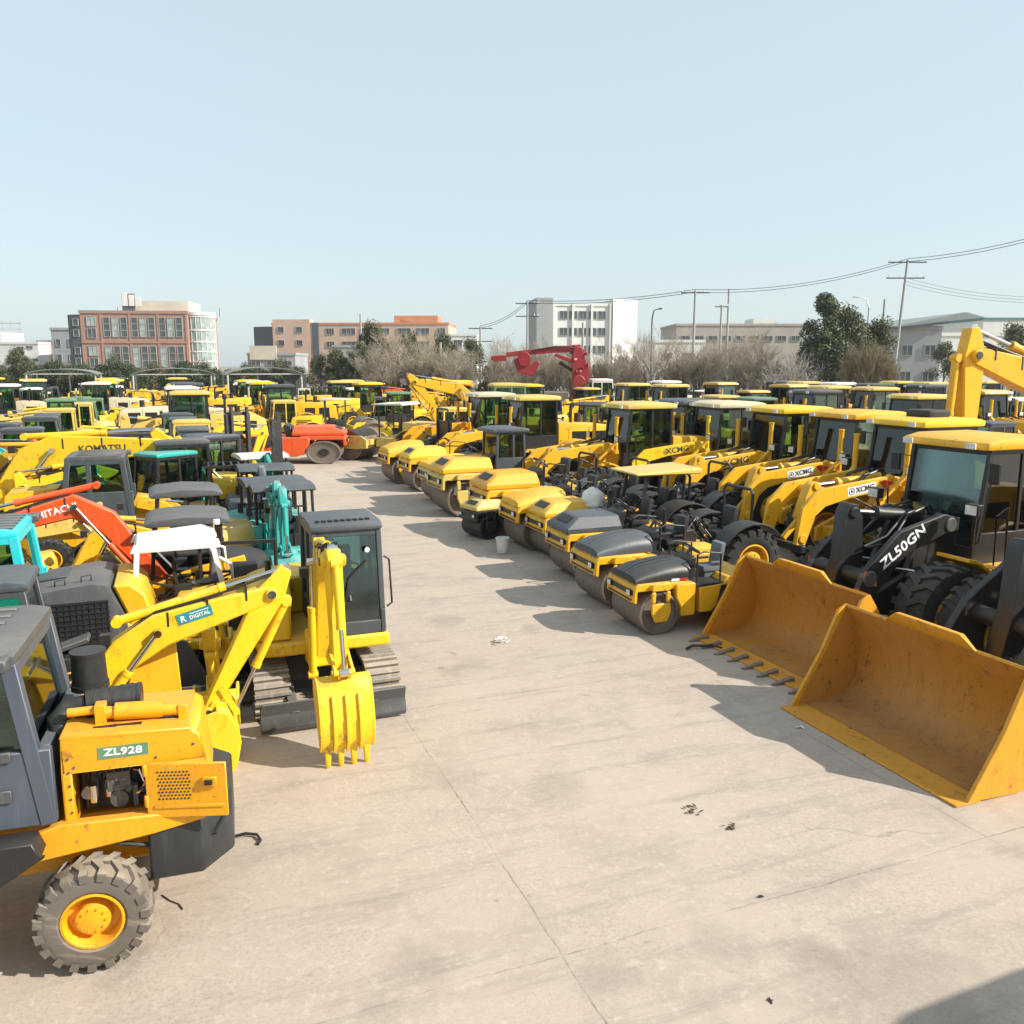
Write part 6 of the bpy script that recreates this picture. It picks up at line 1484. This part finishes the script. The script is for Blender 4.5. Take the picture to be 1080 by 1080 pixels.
excavator('amber excavator whose high arched boom rises above the middle of the yard', P2 - hv(195) * 5.4, 195, 1.45, AMBER, cabm=GREEN, roof=PALEY, a1=68, a2=10, L1=1.4, L2=1.9, stick=-128, L3=1.3, group=gx, blade=False, tm=1.1)
crane = crane_truck('dark red folded crane on a truck above the machines, before the white building', (XY(612, 66) - 1.4, 66, 0), 2); crane.scale = (.97, 1.0, 1.13)
P3_ = Vector((XY(1012, 22.5), 22.5, 0))
excavator('tall amber excavator with vertical stick and a badge on its boom, right edge', P3_ - hv(195) * 6.35, 195, 2.0, AMBER, cabm=SLATE, roof=SLATE, a1=60, a2=16, L1=1.22, L2=1.5, stick=-91, L3=1.35, group=gx, blade=False, by=.1, tm=1.15, sign=None)
drum_roller('machine with a wide black canopy and dark inside among the amber loaders', at(618, 421, 3.0), 230, AMBER, 'canopy', BLACKP, group=g3, frame=DARK)

for i, (x, Y, col, rf, lab) in enumerate(((668, 27.2, AMBER, PALEY, 'amber wheel loader with pale roof behind the dark tractors, first in its row'), (556, 33.5, AMBER, PALEY, 'amber wheel loader with a pale roof above the slate roller cab'), (512, 37.0, ORANGEY, CREAM, 'orange yellow wheel loader with cream roof left of the slate roller cab'), (722, 29.8, AMBER, SLATE, 'amber wheel loader with slate roof behind the lemon one'))):
    loader(lab, Vector((XY(x, Y), Y, 0)), 200 + i, col, col, DARK, rf, None, True, None, LDARK, False, group=g2, rim=col)
loader('yellow wheel loader added outside the frame to cast the lower right shadow', Vector((8.4, 3.48, 0)), 203, AMBER, AMBER, DARK, AMBER, None, True, None, LDARK, False, group=g2)  # unseen loader, added only to throw the corner shadow
# ------------------------------------------------------------------ the packed yard behind
SPECIAL = [(t.location.x, t.location.y) for t in THINGS if t.get('category') in ('excavator', 'wheel loader', 'road roller', 'forklift', 'track loader', 'paver', 'crane truck')]
FILL = []
def near(x, y, ra=2.1, rb=4.6):
    for X, Y in SPECIAL + [(f[0], f[1]) for f in FILL]:
        dv = Vector((x - X, y - Y, 0))
        if abs(dv.dot(D)) < ra and abs(dv.dot(E)) < rb: return True
    return False
KINDS = {}
def kind(key, fn, desc): KINDS[key] = (fn, desc)
kind('ex_lemon', lambda l, p, h: excavator(l, p, h, 1.02, LEMON, cabm=SLATE, roof=SLATE, a1=50, a2=-8, stick=-112, blade=False, pads=False), 'lemon excavator with folded boom')
kind('ex_high', lambda l, p, h: excavator(l, p, h, 1.12, AMBER, cabm=DARK, roof=GREYP, a1=60, a2=4, L1=1.25, stick=-105, blade=False, pads=False), 'amber excavator with raised boom')
kind('ex_green', lambda l, p, h: excavator(l, p, h, .95, TEAL, cabm=TEAL, roof=TEAL, a1=52, a2=-10, stick=-112, blade=False, pads=False), 'teal excavator')
kind('ex_pale', lambda l, p, h: excavator(l, p, h, 1.05, PALEY, cabm=PALEY, roof=PALEY, a1=48, a2=-6, stick=-112, blade=False, pads=False), 'faded yellow excavator with yellow cab')
kind('ld_amber', lambda l, p, h: loader(l, p, h, AMBER, AMBER, DARK, PALEY, None, True), 'amber wheel loader with pale roof')
kind('ld_lemon', lambda l, p, h: loader(l, p, h, LEMON, LEMON, DARK, LEMON, 'plain', False, bucket_m=LEMON), 'lemon wheel loader with bucket')
kind('dr_yellow', lambda l, p, h: drum_roller(l, p, h, AMBER, 'cab', PALEY), 'yellow drum roller with pale cab roof')
kind('dr_orange', lambda l, p, h: drum_roller(l, p, h, ORANGE, 'canopy', WHITE), 'orange drum roller with white canopy')
CM = {'ld_white': ('ld_amber', {'amber_paint': CREAM, 'faded_yellow_paint': WHITE}, 'cream wheel loader with white roof'),
      'dr_green': ('dr_yellow', {'faded_yellow_paint': GREEN, 'amber_paint': LEMON}, 'lemon drum roller with green cab roof'),
      'dr_white': ('dr_yellow', {'faded_yellow_paint': WHITE, 'amber_paint': AMBER}, 'amber drum roller with white cab roof'),
      'ex_grey': ('ex_pale', {'faded_yellow_paint': SLATE}, 'slate grey excavator'),
      'ex_cabgreen': ('ex_lemon', {'slate_paint': GREEN}, 'lemon excavator with green cab'),
      'ex_white': ('ex_green', {'teal_paint': CREAM}, 'cream white excavator'),
      'ld_rust': ('ld_lemon', {'lemon_paint': PALEY}, 'faded yellow wheel loader with bucket'),
      'ex_red': ('ex_high', {'amber_paint': ORANGE}, 'orange excavator with raised boom'),
      'ld_black': ('ld_amber', {'faded_yellow_paint': SLATE}, 'amber wheel loader with slate roof')}
EXTRA = lambda: None
ra = random.Random(23)
LEFTK = ['ex_lemon'] * 4 + ['ex_pale'] * 2 + ['ex_grey', 'ld_black', 'dr_white', 'ex_green', 'ex_high', 'ex_cabgreen', 'ex_cabgreen', 'ex_grey', 'ld_lemon', 'ld_lemon', 'ld_rust', 'dr_green', 'ex_white', 'ld_white', 'dr_yellow']
MIDK = ['ex_lemon', 'ex_pale', 'ex_high'] + ['dr_yellow'] * 2 + ['dr_green'] + ['ex_lemon', 'ex_pale', 'ex_green', 'ld_amber', 'ld_lemon', 'ld_rust', 'dr_orange', 'ex_red', 'ld_white', 'ex_high', 'dr_white', 'ex_cabgreen']
RIGHTK = ['ld_amber'] * 4 + ['ld_white', 'ld_black', 'ld_lemon', 'dr_yellow', 'dr_white', 'dr_green', 'dr_orange', 'ex_lemon', 'ex_pale', 'ld_rust', 'ex_grey', 'ld_black']
for b in [-16, -10.5, -5, .5, 6, 12.5, 20.5, 28, 35, 42, 49, 56, 63]:
    a = 6.0
    while a < 96:
        a += (2.75 if b < 9 else 3.1) + ra.uniform(0, .5)
        p = ABp(a, b + ra.uniform(-.6, .6)); x, y = px(p, 2.8)
        if not (-20 < x < 1095) or p.y < 20 or p.y > (84 if x < 330 else 76 if x < 560 else 66): continue
        if 1.0 < b < 8 and a < 47: continue
        if b < 1 and a < 29: continue
        if 8 < b < 16 and a < 36: continue
        if b > 16 and p.y < 31 and x < 700: continue
        if near(p.x, p.y): continue
        ks = ['ex_lemon', 'ex_pale', 'ex_cabgreen', 'ld_rust', 'ex_lemon'] if x < 330 and y > 425 else LEFTK if x < 330 else MIDK if x < 600 else RIGHTK
        k_ = ra.choice(ks); hd = (HN if b < 8 else HN) if ra.random() < .7 else HE
        if x < 330 and ra.random() < .3: hd = HC
        if x > 600: hd = HN if ra.random() < .85 else HC
        FILL.append((p.x, p.y, k_, hd + ra.uniform(-5, 5), x))
ZN = lambda x: 'before the grey tents' if x < 330 else 'beyond the lane end' if x < 560 else 'before the bare trees' if x < 850 else 'behind the amber loaders'
cnt = {}
for f in sorted(FILL, key=lambda f: f[4]):
    k_ = f[2]; desc = KINDS[k_][1] if k_ in KINDS else CM[k_][2]; z = ZN(f[4]); cnt.setdefault((desc, z), []).append(f)
for (desc, z), fs in cnt.items():
    for i, f in enumerate(fs):
        lab = '%s %s' % (desc, z) + (', %s from the left' % ORD[i] if len(fs) > 1 else '')
        k_ = f[2]; cm = None
        if k_ in CM: src, cm, _ = CM[k_]
        else: src = k_
        fn = KINDS[src][0]
        g_ = {'ex': 'excavators', 'ld': 'wheel loaders packed in the yard', 'dr': 'road rollers packed in the yard'}[k_[:2]]
        if src not in PROT:
            o = proto(src, fn, lab, (f[0], f[1], 0), f[3], g_)
            if cm:
                for q in [o] + list(o.children_recursive): recolour(q, cm)
                PROT_BASE = None
        else:
            # copies start from the proto's own mesh colours
            cmm = dict(cm or {})
            o = proto(src, fn, lab, (f[0], f[1], 0), f[3], g_, None, ())
            for q in [o] + list(o.children_recursive):
                for sl in q.material_slots:
                    if sl.link == 'OBJECT' and q.data and q.name.split('.')[0] != 'rim': sl.link = 'DATA'
            if cmm:
                for q in [o] + list(o.children_recursive): recolour(q, cmm)
print('fill', len(FILL))
# ------------------------------------------------------------------ dark tractors between the rollers and the loaders
gq = 'dark tractors between the rollers and the amber loaders'
tractor('dark tractor with bare engine just behind the slate hooded rollers', at(668, 548, 1.0) + Vector((.1, .2, 0)), 205, DARK, gq)
tractor('dark tractor with lugged tyres in front of the lemon loader arm', at(640, 520, 1.2), 200, DARK, gq)
tractor('yellow roofed tractor with dark posts before the lemon wheel loader', at(678, 494, 2.2), 200, DARK, gq, AMBER, PALEY)
tractor('dark tractor with tall roll bar right of the slate roller cab', at(588, 505, 1.4), 205, SLATE, gq)
tractor('dark tractor behind the nearest charcoal hooded roller', at(735, 560, 1.2), 200, DARK, gq)
tractor('dark tractor with amber wheels before the second amber loader', at(712, 525, 1.3) + Vector((.4, .6, 0)), 200, CHAR, gq)
cb = MB(); rr_ = random.Random(4); rings = []
for k in range(9):
    f = k / 8; rad = .30 * sin(pi * (.12 + .84 * f)) ** .6; z = .62 * f
    rings.append([(rad * (1 + rr_.uniform(-.26, .22)) * cos(2 * pi * i / 14), rad * (1 + rr_.uniform(-.26, .22)) * sin(2 * pi * i / 14), z + rr_.uniform(-.05, .05)) for i in range(14)])
cb.loft(rings); p = at(625, 530, 1.3)
CLOTH = plain('white_cloth', (.78, .74, .67), .9, var=.15)
tag(cb.build('cloth_cover', CLOTH, None, smooth=80, loc=(p.x, p.y, 1.02)), 'bundled white cloth covering a seat behind the rounded yellow hoods', 'cloth cover')
# ------------------------------------------------------------------ thin haze
hm = bpy.data.materials.new('haze'); hm.use_nodes = True; hn = hm.node_tree; hn.nodes.remove(hn.nodes['Principled BSDF'])
pv = hn.nodes.new('ShaderNodeVolumePrincipled'); pv.inputs['Color'].default_value = (.86, .91, .95, 1); pv.inputs['Density'].default_value = HAZE; pv.inputs['Anisotropy'].default_value = .2
hn.links.new(pv.outputs[0], hn.nodes['Material Output'].inputs['Volume'])
tag(MB().box(-3005, 3005, -605, 4505, -1.1, 24).build('haze', hm, None, smooth=0), 'thin pale haze over the whole yard and the far buildings', 'haze', kind='stuff')
